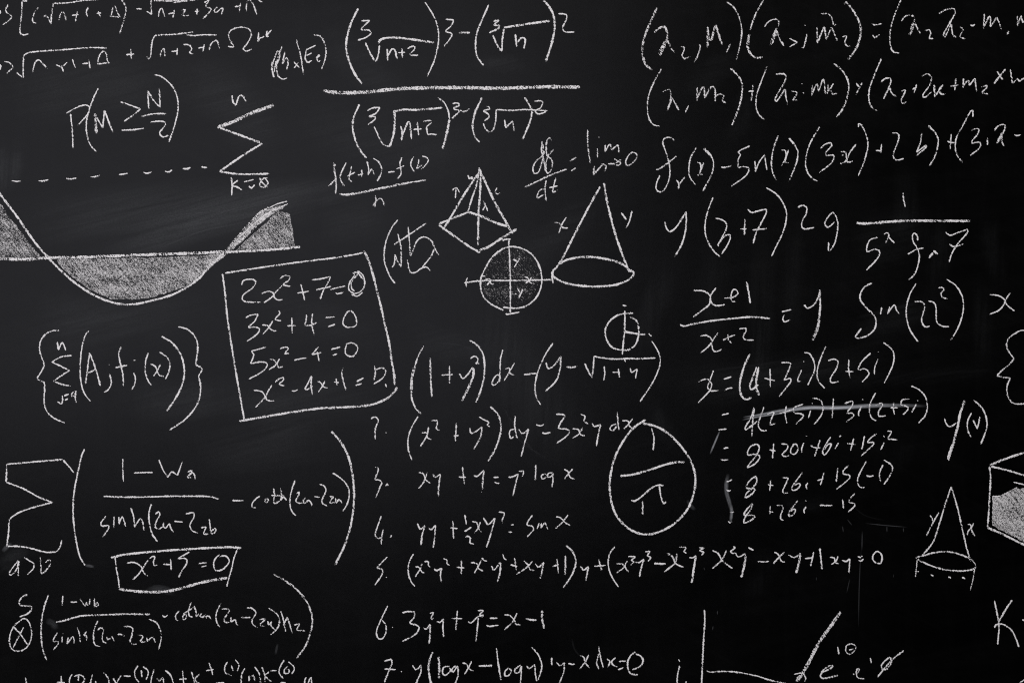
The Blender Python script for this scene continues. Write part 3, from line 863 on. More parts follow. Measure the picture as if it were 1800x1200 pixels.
g2 x: 1870,945 1920,950 1930,990 1970,1018 ; 1962,925 1920,980 1880,1020
@ 1080 550 5
g1 x: 138,485 150,520 200,490! 185,575
c2 circle w4: 165,3 100,5 30,20 -40,70 -80,150 -70,230 -20,300 60,325 130,320 190,270 212,190 210,110 185,60 138,35
c2 axis w4: 92,-20 90,150 80,250 70,365
c2 axis w4.4: 90,165 180,180 270,190
c2 axis: 72,-68 105,-62 ; 300,180 325,205
g1 ): 328,248 375,320 402,400 390,490 330,620 225,778
g2 mark: 78,400 98,428
b6 x: 757,202 810,198 850,225 855,280 875,335 910,335 942,318 ; 912,172 870,230 830,290 758,350
b6 +: 948,240 1000,215 1060,192 ; 1000,185 1000,230 1028,265
b6 2: 1098,140 1155,135 1158,155 1135,200 1145,232 1225,238
h1 x: 740,605 790,582 830,590 855,630 830,690 735,788 ; 870,505 840,590 820,650 845,682 912,680
h1 =: 962,580 990,572 1028,560 ; 968,682 1000,662 1038,657
h1 ( w4.4: 1190,360 1140,470 1105,600 1105,690 1130,745 1160,758 1203,743
h1 4 w4.2: 1250,475 1215,570 1190,640 1205,670 1265,630 ; w4.8 1268,475 1250,570 1245,650 1270,722
h1 +: 1320,572 1410,595 ; 1368,490 1370,650
h1 3: 1468,435 1545,440 1540,480 1490,590! 1545,575 1550,600 1510,655 1448,733
h1 i: 1645,500 1612,580 1615,600 1640,600 ; 1660,425 1668,428
h1 ): 1665,348 1710,355 1755,430 1758,500 1700,632
h2 =: 945,895 1005,882 ; 915,1025 985,1018
h2 4 w3.8: 1225,830 1200,920 1150,1005 1155,1025 1260,945 ; 1230,840 1215,950 1208,1085
h2 (: 1315,822 1280,920 1265,990 1290,1030 1340,1032
h2 2: 1345,888 1400,870 1380,930 1370,980 1415,970
h2 +: 1440,885 1560,850 ; 1512,818 1500,880 1515,968
h2 5: 1658,800 1575,835 1580,880! 1640,885 1660,905 1595,975
h2 i: 1725,855 1705,922 ; 1735,792 1742,796
@ 1440 550 5
h1 (: 60,288 20,380 -15,490 -10,590 48,662
h1 2: 78,418 130,405 165,425 150,490 100,570 105,610 172,602
h1 +: 232,512 300,515 ; 260,408 258,490 272,568
h1 5: 452,352 380,420 340,490 350,500 400,490 438,525 420,560 375,608
h1 i w3: 518,400 488,480 485,540 ; 515,340 524,344
h1 ): 565,258 630,310 658,370 645,460 572,615
h2 +: 85,835 135,838 ; 125,750 120,820 112,920
h2 3: 218,795 290,775 295,800 240,880! 290,880 305,900 235,958
h2 i: 372,820 345,880 350,905 ; 378,757 386,762
h2 (: 495,702 450,790 440,860 460,920 500,945
h2 2: 495,810 550,790 555,810 520,870 525,905 585,902
h2 +: 622,832 690,832 ; 655,785 650,830 662,890
h2 5: 795,755 730,762 715,805! 780,828 770,860 732,895
h2 i: 852,800 812,875 ; 860,768 868,772
h2 ): 808,640 880,675 935,740 950,830 930,900 870,968
i1 y w5: 1278,768 1240,880 1215,1000 1180,1130 1155,1200 1130,1270
i1 y: 1102,925 1115,970 1150,998 1205,965
i1 (: 1338,877 1305,950 1305,1030 1335,1088
i1 v: 1352,938 1390,1018! 1412,910
i1 ) w3.8: 1355,765 1410,810 1455,880 1475,980 1455,1060 1420,1150
i2 {: 1850,200 1790,152 1720,180 1660,230 1648,300 1680,360 1708,400 1680,440 1600,510 1562,552! 1620,565 1680,570! 1652,640 1655,720 1690,780 1730,798 1830,795

@ 1290 690 5.6
h2 ): 775,52 840,65 872,110 872,190 840,250 790,310
h3 +: 755,518 800,540 850,540 ; 848,465 795,625
sk smear w9 d0.42: 85,255 200,235 400,190 600,162 750,146 900,148 1100,144 1340,128 1600,124 1900,130
sk smear w5 d0.65: 480,190 650,160 800,146 950,152 1100,146 1340,128
sk smear w3 d0.5: 80,268 250,235 400,212 550,190 ; 85,240 250,215 450,178 600,160
@ 0 760 5
j1 sum w3.8: 650,352 600,290 550,235! 350,252 60,278! 58,350 55,435! 200,490 350,570 462,612! 300,655 170,700 90,755 80,790! 75,880 60,1000
j1 sum w3.8: 70,998 150,997 250,1010 400,1048 490,1045 525,1010 543,945
j2 ( w3.8: 743,145 715,210 685,350 660,470 645,600 645,750 665,920 700,1080 750,1170
j2 1: 1080,230 1080,330 1085,430
j2 -: 1178,355 1260,350 1342,350
j2 w: 1397,238 1430,320 1475,392! 1510,345 1560,375! 1603,255
j2 2: 1650,345 1685,335 1680,360 1645,390 1680,395
j2 a: 1650,385 1690,350 1710,375 1715,408
j2 / w3.8: 912,558 1050,565 1250,565 1500,558 1700,558 1850,562 1923,582
j2 s: 932,732 885,800 900,820 955,815 950,850 902,915
j2 i: 1003,735 1000,835
j2 n: 1045,740 1048,805 ; 1048,790 1075,740 1090,770 1103,825
j2 h: 1150,660 1175,740 1185,830 ; 1188,820 1235,755 1255,790 1265,860
j2 ( w3.8: 1330,628 1310,700 1312,780 1335,880 1383,957
j2 2: 1365,715 1395,695 1405,720 1375,780 1365,830 1400,845 1435,820
j2 a: 1440,790 1435,820 1455,838 1490,800 1500,835 1523,875
j2 -: 1533,778 1570,782 1605,785
j2 2: 1633,712 1700,705 1705,740 1670,810 1690,860 1740,882
j2 z: 1768,835 1810,830 1800,855 1790,888 1830,890
j2 b: 1840,760 1850,850 1855,880 ; 1850,870 1890,840 1900,850 1880,885 1850,880
j3 side w4.6: 975,1098 1100,1070 1400,1040 1700,1020 2000,1005 2120,1012
j3 side: 1010,1080 1025,1200 1040,1280 1050,1365
sm smear w9 d0.3: 20,1045 80,985 110,975
sm smear w6 d0.3: 745,1165 790,1170 830,1180
@ 360 740 5
j2 - w4: 243,695 290,698 340,697
j2 c: 485,655 440,690 413,735 425,758 450,758
j2 o: 550,670 528,695 540,715 560,695 550,675
j2 t: 605,590 612,650 605,700 615,722 660,700 ; 585,650 700,655
j2 h: 665,588 675,650 668,695 690,665 705,675 718,695
j2 (: 793,520 760,620 748,720 765,790 800,828
j2 2: 805,635 830,622 825,650 800,700 835,720 860,715
j2 a: 885,670 865,700 880,722 910,695 935,715 940,742
j2 -: 963,660 990,665 1010,668
j2 2: 1010,553 1050,570 1065,610 1030,690 1035,720 1075,745
j2 z: 1095,660 1128,665 1110,690 1100,715 1145,712
j2 n: 1150,675 1155,715 1180,685 1205,718
j2 ): 1125,455 1200,505 1255,570 1270,640 1250,730 1212,790
j2 ) w4.6: 1113,90 1200,190 1265,320 1300,480 1312,650 1300,820 1265,980 1220,1110 1160,1230 1145,1265
j3 side: 290,1120 260,1190 250,1230 235,1300 205,1400 195,1450
n3 3: 1498,403 1520,408 1525,430 1498,510 1530,515 1555,535 1540,580 1503,672
n3 .: 1590,568 1605,550 1610,568
n4 4: 1550,832 1520,920 1498,990 1505,1020 1530,1028 1560,1015 ; 1568,950 1555,1020 1552,1080
n4 .: 1642,1000 1630,1020
@ 720 740 5
n3 x: 80,450 120,460 140,510 180,545 ; 155,450 120,540 80,590
n3 y w3.8: 205,465 225,490 270,465! 258,560 252,662
n3 +: 432,488 495,492 ; 465,402 482,552
n3 y w3.8: 565,475 590,485 655,428! 645,500 640,600 ; 632,618 634,624
n3 =: 738,492 782,492 ; 748,533 770,545 788,543
n3 y w3.8: 865,488 900,490 955,462! 935,540 908,655
n3 2: 960,440 1000,438 1000,460 990,485
n3 l w3.8: 1110,382 1105,515
n3 o: 1180,462 1158,480 1165,505 1190,500 1205,470 1185,460
n3 g: 1258,452 1220,458 1215,490 1250,480 1262,455 1258,520 1252,580
n3 x: 1358,422 1390,440 1410,490 1448,508 ; 1435,418 1400,455 1362,505
n4 y w3.8: 68,898 95,945 135,915! 110,1000 100,1088
n4 y w3.8: 165,935 190,950 228,912! 222,1000 208,1110
n4 +: 358,935 422,942 ; 380,875 387,1030
n4 1: 485,822 498,905
n4 /: 483,968 543,930
n4 2: 490,1015 520,1010 535,1030 530,1065 565,1080
n4 x: 550,880 590,890 605,940 632,975 ; 622,885 600,940 568,982
n4 y w3.8: 650,845 690,905 750,850! 720,970 675,1108
n4 2: 783,797 830,805 830,830 812,870 820,892
n4 =: 890,910 915,908 ; 870,970 900,975
n4 s: 1080,825 1040,880 1035,910 1080,925 1090,950 1033,1015
n4 i: 1140,895 1120,945
n4 n: 1160,895 1155,938 ; 1158,930 1190,895 1215,948
n4 x: 1288,838 1330,850 1370,890 1412,915 ; 1392,822 1340,890 1283,940
@ 1060 720 5
oc circle w4.6: 345,120 450,140 550,190 650,280 730,380 785,480 812,600 800,720 755,850 680,950 580,1030 450,1085 350,1092 240,1050 140,960 85,850 60,700 65,580 100,430 150,320 230,200 290,140 375,88
oc 1 w3.8: 428,160 448,250 440,355
oc / w4.6: 152,580 250,570 400,530 550,480 650,458 715,460
oc pi w4: 248,792 280,800 340,760 420,690 480,662 530,663 ; 495,670 505,740 530,820 558,805 ; 348,800 348,918
h3 =: 1058,340 1085,332 1102,334 ; 1035,435 1060,442 1100,438
h4 =: 1085,630 1110,625 1133,612 ; 1085,700 1105,713 1122,705
h5 =: 1115,900 1135,900 1150,895 ; 1098,975 1115,990 1133,982
h3 8: 1350,300 1300,320 1270,370 1275,395 1345,390 1378,410 1340,470 1270,505 1300,460 1340,410 1370,350 1365,310 1345,298
h3 +: 1465,350 1515,362 ; 1500,295 1490,425
h3 2: 1568,298 1620,308 1620,340 1575,390 1590,408 1635,402
h3 0: 1680,295 1650,350 1655,385 1690,385 1712,340 1695,300 1670,310
h3 i: 1765,290 1745,345 1748,372 ; 1783,228 1793,232
h4 8 w3.8: 1345,582 1300,610 1258,670 1270,690 1330,690 1335,705 1300,745 1250,768 1262,730 1310,690 1350,630 1345,585
h4 +: 1450,655 1497,665 ; 1475,615 1465,710
h4 2: 1573,595 1625,600 1620,620 1580,710 1590,730 1630,725
h4 6: 1752,550 1700,620 1660,680 1665,705 1700,700 1735,660 1720,645 1680,665
h4 i: 1800,640 1785,665 1792,695
h5 8 w3.8: 1310,820 1260,880 1240,920 1320,925 1335,940 1290,975 1240,990 1245,950 1300,870 1315,825
h5 +: 1450,888 1495,900 ; 1470,845 1465,915
h5 2: 1525,838 1570,840 1585,855 1560,930 1565,960 1588,970
h5 6: 1710,797 1670,850 1630,905 1640,932 1670,920 1692,885 1680,870 1650,890
h5 i: 1785,850 1765,885 1770,910 ; 1773,795 1790,800
sv smear w4 d0.42: 1028,180 990,270 940,390
sv smear w9 d0.2: 1100,560 1085,640 1085,720 1115,830 1130,900
sv smear w7 d0.28: 1125,830 1130,900 1118,990
sm smear w8 d0.16: 740,790 770,840 810,880
@ 1440 740 5
h3 6: 100,138 60,200 30,265 45,295 85,250 105,200 75,205 45,250
h3 i: 170,190 138,242 ; 175,135 192,128
h3 +: 245,195 322,205 ; 302,152 275,258
h3 1: 398,130 375,248
h3 5: 505,110 450,150 425,185 480,185 480,200 368,305
h3 i: 570,188 540,250 ; 563,128 575,138
h3 2: 600,88 632,88 630,105 605,150 640,158 685,163
h4 +: -15,520 35,505 ; 42,452 10,560
h4 1: 163,410 150,530
h4 5: 260,387 215,430 210,460 265,475 268,500 148,600
h4 (: 415,350 370,430 340,500 345,560 380,585 398,578
h4 -: 415,475 440,485 477,478
h4 1: 560,382 530,460 540,535
h4 ): 568,340 630,380 645,420 620,480 568,555
h5 -: 5,737 60,740 117,740
h5 1: 205,685 213,765
h5 5: 315,632 270,680 265,710 310,725 310,745 252,798
i1 tail w5: 1222,30 1190,150 1165,240 1130,347
k2 edge w3.8: 1160,575 1110,720 1055,900 1000,1060 900,1185
k2 edge w3.8: 1160,575 1215,760 1260,960 1300,1130 1330,1230
k2 y: 975,825 990,850 1000,885 ; 1052,800 1000,890 942,1005
k2 x: 1305,905 1330,908 1340,960 1368,1008 ; 1358,895 1340,930 1310,965 1300,1003
m1 edge w4.6: 1500,385 1650,325 1800,275 1950,220
m1 edge w4.2: 1505,395 1650,430 1800,475 1950,520
m1 edge w4: 1495,395 1505,500 1495,700 1488,830 1480,930
m1 edge: 1708,535 1800,555 1900,575
m1 edge w3: 1520,658 1590,655 1740,580
m1 shading f0.60: 1522,700 1525,665 1600,660 1740,590 1850,580 1950,590 1950,1190 1800,1060 1640,975 1522,915
m1 edge w4.6: 1480,935 1600,985 1700,1035 1800,1085 1950,1160
@ 0 960 5
j4 a: 165,120 130,160 80,235 90,250 120,235 150,190 165,125! 162,190 160,262
j4 >: 213,95 300,150! 295,190 240,245
j4 b: 355,92 360,160 362,240! 400,215 445,150 435,115 400,140
j3 side w5.5: 1045,370 1100,380 1200,392 1380,400 1480,390 1600,365 1700,335 1800,308 1900,290 1998,275
j3 x: 1115,145 1180,140 1240,175 1260,225 1300,258 ; 1305,115 1260,180 1220,240 1168,290
j3 2: 1315,105 1345,85 1362,95 1350,135 1355,165 1382,162
j3 +: 1435,155 1512,158 ; 1500,105 1505,205
j3 5: 1665,48 1562,105! 1635,108 1640,150 1600,210 1568,275
j3 =: 1742,150 1800,142 1815,142 ; 1770,178 1815,168
l1 S w4: 242,420 200,440 170,480 180,515 270,525 280,550 240,590 170,617
l1 circle: 180,650 205,632 240,645 272,710 275,800 240,880 180,915 110,905 85,850 90,770 130,690 180,650
l1 x: 120,705 180,770 240,860 ; 208,710 165,790 115,890
l2 ( w4: 430,418 395,510 370,620 362,750 370,870 395,960 413,1003
l2 1 w3.2: 553,432 545,517
l2 -: 622,485 650,488 677,485
l2 / w4.2: 492,665 560,650 700,612 800,603 950,598 1100,592 1318,595
l2 s: 505,755 468,828 515,835 515,850 470,905
l2 i w3: 548,790 545,840 ; 553,762 556,765
l2 n: 600,795 590,855 ; 592,850 640,790 650,810 650,848
l2 (: 862,650 830,720 822,790 835,860 880,877
l2 2: 858,735 880,715 910,725 900,780 905,830 935,850
l2 a: 940,780 945,815 975,800 985,790 1003,830
l2 -: 1035,770 1065,772 1095,785
l2 2: 1085,703 1130,700 1165,720 1160,780 1145,830 1175,860 1210,850
l2 z: 1210,775 1255,785 1250,805 1235,835 1285,835
l2 n: 1290,800 1298,835 ; 1298,830 1340,795 1365,842
l2 ): 1310,637 1370,665 1410,730 1418,800 1395,905
o1 l: 222,1150 235,1200 240,1230
o1 +: 500,1190 570,1195 ; 538,1135 540,1220
o1 (: 637,1118 612,1160 610,1220
o1 D: 690,1125 690,1180 ; 650,1140 700,1125 740,1150 735,1190 700,1210
o1 (: 812,1122 795,1200 800,1230
o1 i: 840,1180 850,1215
o1 ): 910,1105 950,1150 962,1210
o1 x: 995,1155 1020,1200 ; 1065,1130 1010,1220
o1 -: 1088,1135 1150,1138
o1 (: 1213,1045 1185,1095 1190,1150 1222,1190
o1 1: 1242,1085 1248,1145
o1 ): 1258,1052 1300,1090 1300,1130 1282,1170
o1 (: 1355,1080 1330,1160 1325,1220
o1 v: 1380,1155 1400,1180 1430,1150 1440,1200
o1 ) w3.8: 1452,1085 1500,1130 1525,1210
o1 +: 1575,1165 1640,1160 ; 1605,1090 1615,1210
o1 k: 1682,1098 1700,1150 1715,1210 ; 1755,1118 1715,1165 1760,1210
sm smear w16 d0.14: 1280,390 1400,370 1540,410
sm smear w14 d0.12: 400,650 460,670 500,730
@ 360 960 5
j3 0: 130,70 90,110 78,160 90,205 130,210 190,170 215,130 195,90 160,80 130,90 ; 120,218 180,190
l2 (: 145,495 110,560 98,620 110,680 133,706
l2 2: 150,548 200,548 218,560 170,640 180,665 215,665
l2 - w3.8: 320,622 400,622
l2 2: 370,538 410,540 450,580 420,640 420,680 465,712
l2 ): 562,540 620,580 655,630 650,690 620,740 575,775
l2 k: 668,565 690,640 710,745 ; 690,690 725,620! 745,680 768,762
l2 z: 787,690 830,680 810,730 855,738 883,740
l2 ) w4.2: 602,242 700,295 800,370 880,460 930,560 945,660 925,770 880,880 808,978
o1 +: 12,1090 78,1078 ; 38,1018 72,1128
o1 (: 200,1012 175,1060 185,1110 235,1132
o1 1: 232,1040 250,1090
o1 ): 268,992 300,1040 282,1098
o1 (: 353,1068 325,1120 320,1215
o1 n: 390,1130 388,1180 ; 388,1170 425,1130 442,1180
o1 ): 440,1055 480,1120 492,1215
o1 k: 502,1058 525,1120 530,1190 ; 565,1100 530,1130 585,1185
o1 -: 578,1090 630,1088
o1 (: 697,995 660,1060 655,1110 690,1158
o1 0: 730,1050 700,1080 700,1110 735,1110 740,1080 715,1075
o1 ): 735,1012 780,1050 785,1085 762,1118
o1 -: 100,1197 170,1195
o1 -: 665,1195 710,1195
o1 u: 893,1148 880,1170 878,1215 ; 905,1200 935,1145! 940,1215
n5 5: 1605,90 1512,185! 1560,205 1560,240 1495,338
n5 .: 1593,266 1599,272
n6 6: 1608,520 1550,640 1510,740 1520,800 1555,812 1590,760 1590,690 1560,645
n6 .: 1648,706 1653,711
n7 7: 1577,1005 1640,988! 1645,1020 1610,1110 1580,1190 ; 1580,1075 1680,1080
n7 .: 1725,1092 1731,1100
sm smear w5 d0.14: 640,850 620,950
@ 720 960 5
n5 (: 35,65 -5,140 -10,230 10,300 45,350
n5 x: 52,175 85,185 105,220 130,232 ; 110,150 90,200 50,265
n5 2: 130,130 165,135 165,160 180,180
n5 y w3.8: 217,195 235,210 282,190! 272,250 280,310
n5 2: 290,108 325,115 330,150 350,165
n5 +: 415,180 480,188 ; 455,122 455,240
n5 x: 538,140 590,150 605,190 645,215 ; 630,120 600,180 568,233
n5 2: 635,98 655,120 680,128
n5 y w3.8: 720,170 740,205 800,135! 795,220 772,312
n5 2: 820,65 830,100 850,118
n5 +: 888,160 945,175 ; 922,100 938,205
n5 x: 1005,125 1040,160 1060,200 1098,210 ; 1080,130 1020,190 938,243
n5 y w3.8: 1105,150 1135,180 1178,135! 1165,210 1148,280
n5 +: 1258,175 1310,155 ; 1295,110 1308,232
n5 1 w4: 1370,80 1368,250
n5 ) w4: 1375,-10 1430,40 1460,130 1440,220 1400,290 1350,360
n5 y w4: 1500,170 1530,205 1572,175! 1560,240 1550,300
n5 +: 1622,172 1722,165 ; 1662,112 1690,218
n5 (: 1805,0 1760,60 1745,150 1770,250 1835,355
n6 3 w3.8: -65,580 -15,570 45,572! 40,620 5,670 60,690 85,710 50,770 -65,832
n6 y w4: 122,710 145,725 182,680! 180,770 170,858
n6 2: 178,585 210,580 190,620 195,638 213,625
n6 y w3.8: 240,658 265,665 300,635! 292,710 300,795
n6 +: 370,630 462,632 ; 420,562 405,740
n6 y: 515,655 540,670 600,615 650,600 ; 605,625 595,720 583,835
n6 2: 600,562 645,562 615,600 648,605 635,620
n6 =: 705,628 772,628 ; 675,690 700,700 782,690
n6 x: 832,600 880,605 920,650 935,680 975,688 ; 945,582 905,660 830,732
n6 - w4: 1022,632 1060,642 1115,645
n6 1 w4.6: 1165,562 1165,640 1183,718
n7 y: 25,1040 50,1080 75,1070 100,1038! 100,1100 75,1160 55,1205
n7 ( w4.4: 203,925 175,1000 168,1090 190,1210
n7 l w4.6: 255,968 260,1060 258,1155
n7 o: 350,1050 300,1060 290,1110 315,1130 360,1090 390,1060 ; 345,1055 375,1100
n7 g: 405,1045 370,1080 385,1100 420,1050 425,1130 400,1205
n7 x: 465,1020 505,1035 520,1070 560,1092 ; 545,1005 520,1060 483,1120
n7 - w4.4: 608,1048 725,1045
n7 l w3.8: 765,890 780,1030 803,1170
n7 o: 870,1060 838,1100 840,1135 870,1130 895,1090 870,1065
n7 g: 975,1040 925,1080 930,1110 965,1100 982,1050 975,1205
n7 y: 1028,1045 1050,1070 1100,1035! 1105,1110 1118,1180
n7 ): 1072,880 1130,950 1162,1040 1150,1110 1128,1170
n7 ,: 1250,975 1248,1015 1252,1040
n7 y: 1292,1015 1320,1045 1360,1018! 1355,1100 1315,1200
n7 -: 1395,1025 1430,1035 1450,1030
n7 x: 1497,955 1530,970 1545,1020 1580,1065 ; 1575,950 1545,1010 1495,1073
n7 d: 1662,940 1645,1020 1662,1075 ; 1662,875 1680,980 1702,1060
n7 x: 1735,985 1760,1010 1740,1060 ; 1810,975 1775,1010 1790,1040 1825,1055
@ 1080 960 5
n5 x: 20,150 70,155 85,180 20,230 ; 115,125 95,160 105,200 125,222
n5 2: 122,88 180,90 150,120 170,130 145,162
n5 y w3.8: 185,135 215,140 260,110! 235,190 220,265
n5 3: 270,45 310,45 290,80 318,95 295,130
n5 - w4.4: 350,148 450,153
n5 x w3.8: 463,58 510,90 540,150 605,182 ; 548,62 535,140 438,222
n5 2: 572,5 630,10 612,40 632,60
n5 y: 658,95 690,98 718,80! ; w4.6 715,82 700,180 678,325
n5 3: 745,8 790,15! 750,35 785,50 765,75
n5 x w3.8: 862,35 910,60 955,130 1038,190 ; 985,35 940,120 862,192
n5 2: 1045,0 1060,10 1020,45 1045,60 1060,55
n5 y w3.8: 1062,55 1090,90 1150,62! ; w4.8 1155,70 1140,170 1115,270
n5 2: 1178,8 1222,32
n5 -: 1260,130 1310,135 1358,130
n5 x w3.8: 1405,48 1440,70 1470,130 1500,135 ; 1495,48 1450,90 1395,150
n5 y: 1530,72 1580,95 1640,58! ; w4.8 1635,65 1620,150 1598,232
n5 +: 1675,105 1750,98 ; 1752,48 1725,170
n7 =: 40,1008 100,1005 ; 32,1080 50,1075 78,1062
n7 0 w4: 185,925 140,960 115,1030 130,1100 160,1120 205,1125 ; 190,940 240,970 252,1010 220,1055 158,1080
q1 i: 572,1045 555,1130 548,1210 ; 563,990 575,1010
q1 axis w3.8: 790,555 795,640 785,800 775,1000 765,1215
q1 line w3.4: 812,1090 835,1102 950,1095 1080,1103 1250,1135 1360,1170 1480,1198 1560,1215
q1 line w6.5: 1990,570 1900,700 1800,840 1700,1030 1640,1130 1600,1180
q1 line: 1580,1120 1650,1112 1680,1150 1670,1185 ; 1595,1180 1650,1140
q1 mark: 620,1200 635,1185
sm drip w2 d0.2: 785,180 795,210 ; 905,560 905,600 ; 868,695 862,735 ; 1775,265 1775,300
@ 1440 960 5
n5 1 w3.8: 5,15 15,110 25,198
n5 x: 95,90 135,105 140,140 172,150 ; 165,85 145,130 105,158
n5 y w3.8: 200,120 235,130 270,108! 265,170 260,235
n5 =: 340,85 360,95 380,82 ; 345,118 365,128 390,108
n5 0 w3.8: 510,38 480,65 470,110 500,145 540,145 552,100 540,60 505,40
k2 base w3.8: 850,95 900,85 990,58 1100,45 1200,58 1300,95 1350,125 1372,160 1365,190 1300,210 1180,212 1050,190 950,155 880,120 850,95
k2 edge w2.6: 862,110 850,225 845,270 ; 842,218 875,220
k2 edge w2.6: 1368,180 1350,290 1328,385
k2 dash w3.6: 980,246 1005,260
k2 dash w3.6: 1135,265 1157,277
k2 dash w3.6: 1255,268 1282,284
r1 K w3.8: 1540,475 1565,600 1580,700 1568,858 ; w4.2 1695,470 1640,550 1575,665 ; w3.8 1540,712 1555,685 1620,685 1690,735 1725,800 1755,880
r1 -: 1785,640 1830,665
s1 e w4: 20,1105 80,1080 118,1050 95,1045 40,1080 12,1130 25,1155 80,1150 170,1128
s1 i: 162,880 172,945
s1 theta w3: 280,855 240,870 235,920 265,945 305,920 322,880 290,855 250,858 ; 262,908 300,898
s1 e: 290,1120 330,1115 352,1080 335,1072 325,1110 340,1150 395,1162
s1 i: 450,975 455,1025
s1 phi w3.8: 620,970 570,1010 545,1050 560,1080 600,1070 635,1010 620,970 ; 742,912 650,985 580,1060 510,1148
q1 mark w3: 1760,1195 1810,1165
sm drip w2.4 d0.13: 372,0 360,150 350,400 345,720
sm drip w2 d0.13: 655,240 650,275 ; 270,280 240,410
@ 1440 740 5
sm drip w2 d0.2: 400,895 560,912 780,930 ; 205,920 212,975 ; 595,920 595,975 ; 740,935 740,975 ; 245,860 290,915
sm drip w2.4 d0.16: 378,960 375,1140

@ 0 1040 5.6
l2 W: 788,65 815,105 838,135 850,98! 865,128 878,120 886,65
l2 b: 930,62 930,145 ; 922,146 960,102 970,125 932,146
l2 h: 760,348 780,400 790,490 ; 855,385 825,430 850,425 852,475
@ 260 1040 5.6
l2 c: 308,183 275,225 275,260 298,282
l2 o: 378,205 345,235 350,270 375,258 378,215
l2 t: 428,100 400,180 410,235 440,245 ; 350,212 450,150
l2 h: 455,135 475,200 475,240 500,212
l2 a: 535,205 512,235 540,245 570,220
l2 n: 580,258 572,240 600,235 620,268
l2 -: 145,225 165,245 195,225
l2 a: 820,245 820,290 860,270 870,310 887,325
l2 z: 1100,270 1155,265 1105,320 1150,338
l2 y: 1180,285 1190,320 1220,290! 1215,335 1255,368
@ 0 0 1
hz haze w46 d0.10: -20,330 10,300 20,260
hz haze w60 d0.16: 180,445 300,405 400,375 560,350
hz haze w40 d0.08: 420,345 520,335 640,340
hz haze w60 d0.06: 560,400 620,390 680,380
hz haze w3 d0.16: 250,445 290,432 360,405 430,392
hz haze w2 d0.12: 230,387 270,383 340,375 420,372
hz haze w60 d0.05: 300,720 400,700 520,715
hz haze w70 d0.05: 340,800 430,790 560,770
hz haze w90 d0.06: 840,540 900,640 970,740 1030,800
hz haze w3 d0.14: 880,710 920,770 950,805
hz haze w3 d0.10: 890,720 905,765 975,815
hz haze w50 d0.05: 740,560 760,600 860,620
hz haze w3 d0.07: 755,603 800,605 850,620
hz haze w26 d0.06: 1130,690 1160,740 1190,790
hz haze w5 d0.058: 1210,658 1260,650 1340,640 1400,630
hz haze w60 d0.06: 1180,680 1300,670 1450,650 1560,650
hz haze w40 d0.034: 1340,420 1335,520 1345,640
hz haze w24 d0.048: 1338,560 1335,620 1342,680
hz haze w30 d0.029: 1400,380 1395,480 1390,600
hz haze w50 d0.029: 1260,420 1250,520 1240,640
hz haze w70 d0.038: 1500,450 1560,420 1640,400
hz haze w40 d0.038: 1640,380 1650,440 1640,520
hz haze w30 d0.038: 1740,380 1745,440 1755,500
hz haze w36 d0.034: 1590,300 1592,370 1585,420
hz haze w44 d0.043: 1500,600 1580,560 1640,540
hz haze w24 d0.024: 1510,668 1600,665 1680,655 1755,652
hz haze w8 d0.024: 1600,668 1670,655 1755,650
hz haze w8 d0.058: 1500,560 1560,545 1620,530
hz haze w30 d0.034: 1722,500 1728,580 1730,640
hz haze w30 d0.024: 1595,770 1585,800 1570,830
hz haze w30 d0.029: 1290,160 1310,200 1280,250
hz haze w40 d0.05: 1180,470 1140,560 1120,640
hz haze w20 d0.034: 1380,860 1400,890 1470,880
hz haze w3 d0.058: 1490,880 1520,905 1560,915
hz haze w60 d0.05: 60,540 160,560 260,560
hz haze w26 d0.10: 0,1005 20,980 50,960
hz haze w40 d0.029: 1300,100 1250,130 1210,170
hz haze w30 d0.034: 1310,1050 1350,1000 1330,960
hz haze w4 d0.10: 1005,1120 1010,1140 1022,1155
hz haze w60 d0.05: 560,60 640,120 700,200
hz haze w24 d0.06: 840,110 900,115 930,120
hz haze w50 d0.05: 900,480 960,430 1050,350
hz haze w70 d0.10: 60,400 200,372 330,362 480,352
hz haze w90 d0.06: 20,180 160,150 300,160
hz haze w80 d0.06: 330,120 420,190 470,280
hz haze w90 d0.05: 40,620 200,560 380,540
hz haze w80 d0.07: 440,760 560,700 680,690
hz haze w60 d0.08: 230,700 300,705 380,690
hz haze w90 d0.05: 520,200 700,260 860,240
hz haze w60 d0.05: 420,500 560,560 680,600
'''


def parse(text):
    """key glyph [wN] [dN] : x,y x,y ... ; x,y ...   ('!' ends a smooth run at a sharp corner)"""
    ox = oy = 0.0
    sc_ = 1.0
    for line in text.strip().split('\n'):
        line = line.strip()
        if not line:
            continue
        if line[0] == '@':
            ox, oy, sc_ = (float(t) for t in line.split()[1:])
            continue
        head, body = line.split(': ', 1) if ': ' in line else line.split(':', 1)
        h = head.split()
        key, g = h[0], h[1]
        wd, dn = (3.5, 1.0)
        for t in h[2:]:
            if t[0] == 'w':
                wd = float(t[1:])
            elif t[0] in 'df':
                dn = float(t[1:])
        runs = []
        for st in body.split(';'):
            cur = []
            for t in st.split():
                if t[0] == 'w':
                    wd = float(t[1:])
                    continue
                corner = t.endswith('!')
                x, y = (float(k) for k in t.rstrip('!').split(','))
                cur.append((ox + x / sc_, oy + y / sc_))
                if corner and len(cur) > 1:
                    runs.append((cur, wd))
                    cur = [cur[-1]]
            if len(cur) > 1 or (cur and not runs):
                runs.append((cur, wd))
        yield key, g, dn, runs


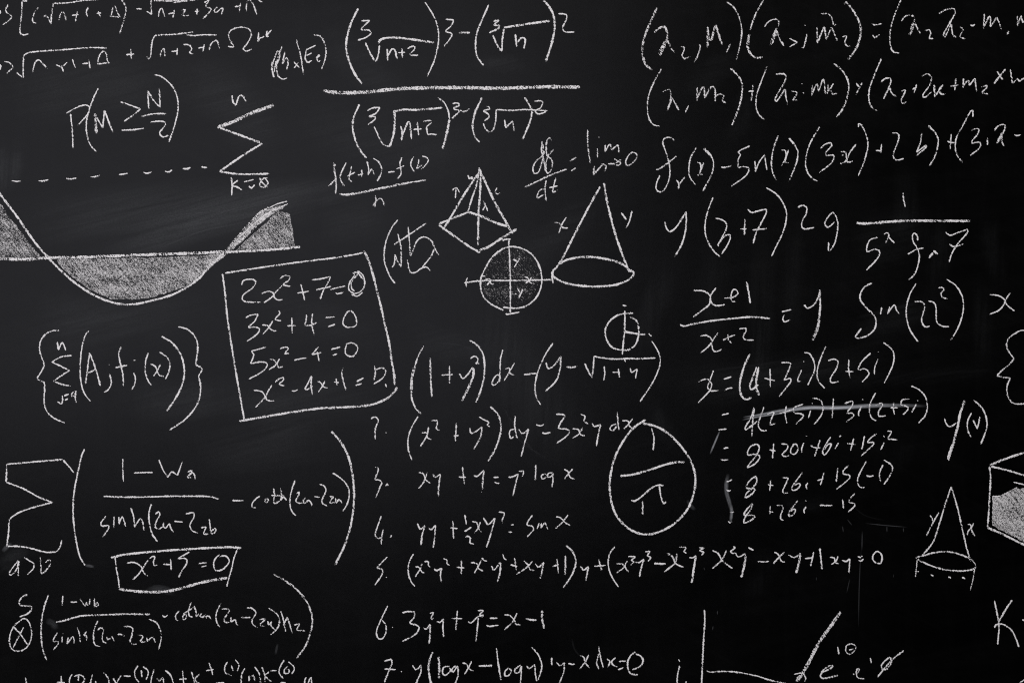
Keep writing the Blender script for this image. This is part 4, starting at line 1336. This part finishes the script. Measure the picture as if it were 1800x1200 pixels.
# how hard the chalk was pressed
PRESS = {'b1': 0.78, 'b2': 0.82, 'b3': 0.88, 'd1': 0.86, 'a1': 0.82, 'a2': 0.88, 'a5': 0.88, 'l1': 0.88, 'l2': 0.84, 'd2': 0.9,
         'h2': 0.9, 'h4': 0.92, 'h5': 0.84, 'k2': 0.88, 'o1': 0.86, 'j4': 0.88, 's1': 0.9, 'n3': 0.95, 'i2': 0.9}
groups = {}
order = []
for key, g, dn, runs in parse(DATA):
    if key not in groups:
        groups[key] = []
        order.append(key)
    groups[key].append((g, dn, runs))

slab([(r, wd, dn * HZK * 1.1) for g, dn, runs in groups['hz'] for r, wd in runs if wd >= 20])

for key in order:
    items = groups[key]
    if key in ('sm', 'hz'):
        continue
    name, label, cat = THINGS[key]
    pts = [p for g, dn, runs in items for r, wd in runs for p in r]
    cx = (min(p[0] for p in pts) + max(p[0] for p in pts)) / 2
    base = max(p[1] for p in pts)
    loc = Vector(((cx - BX) * S, 0, ZC + (BZ - base) * S))
    if len(items) == 1:
        root = None
    else:
        root = bpy.data.objects.new(name, None)
        root.empty_display_size = 0.05
        root.location = loc
        COL.objects.link(root)
    top = root
    for g, dn, runs in items:
        c = Chalk()
        soft = g == 'smear'
        if g == 'shading':
            c.fill(runs[0][0], dn)
        else:
            for r, wd in runs:
                c.ribbon(r, wd * WK * (1.05 if wd > 4.2 and not soft else 1.0), dn if soft else dn * PRESS.get(key, 1.0) * min(0.90, max(0.66, 0.90 - 0.10 * (wd - 3.4))), soft)
        mat = M_SHADE if g == 'shading' else (M_DUST if soft else M_STROKE)
        o = c.obj(glyph_name(g) if root else name, mat, root, loc)
        if not root:
            top = o
    top['label'] = label
    top['category'] = cat

# faint dust left by the eraser, drips and wiped chalk: one object, nobody could count it
c = Chalk()
for key in ('sm', 'hz'):
    for g, dn, runs in groups.get(key, []):
        for r, wd in runs:
            if key == 'sm':
                c.ribbon(r, wd, dn * 0.36, True)
                continue
            if wd < 20:
                c.ribbon(r, wd, dn * HZK, True)
o = c.obj('chalk_dust', M_DUST)
o['label'] = 'faint chalk dust, drips and eraser wipes left on the black board'
o['category'] = 'chalk dust'
o['kind'] = 'stuff'
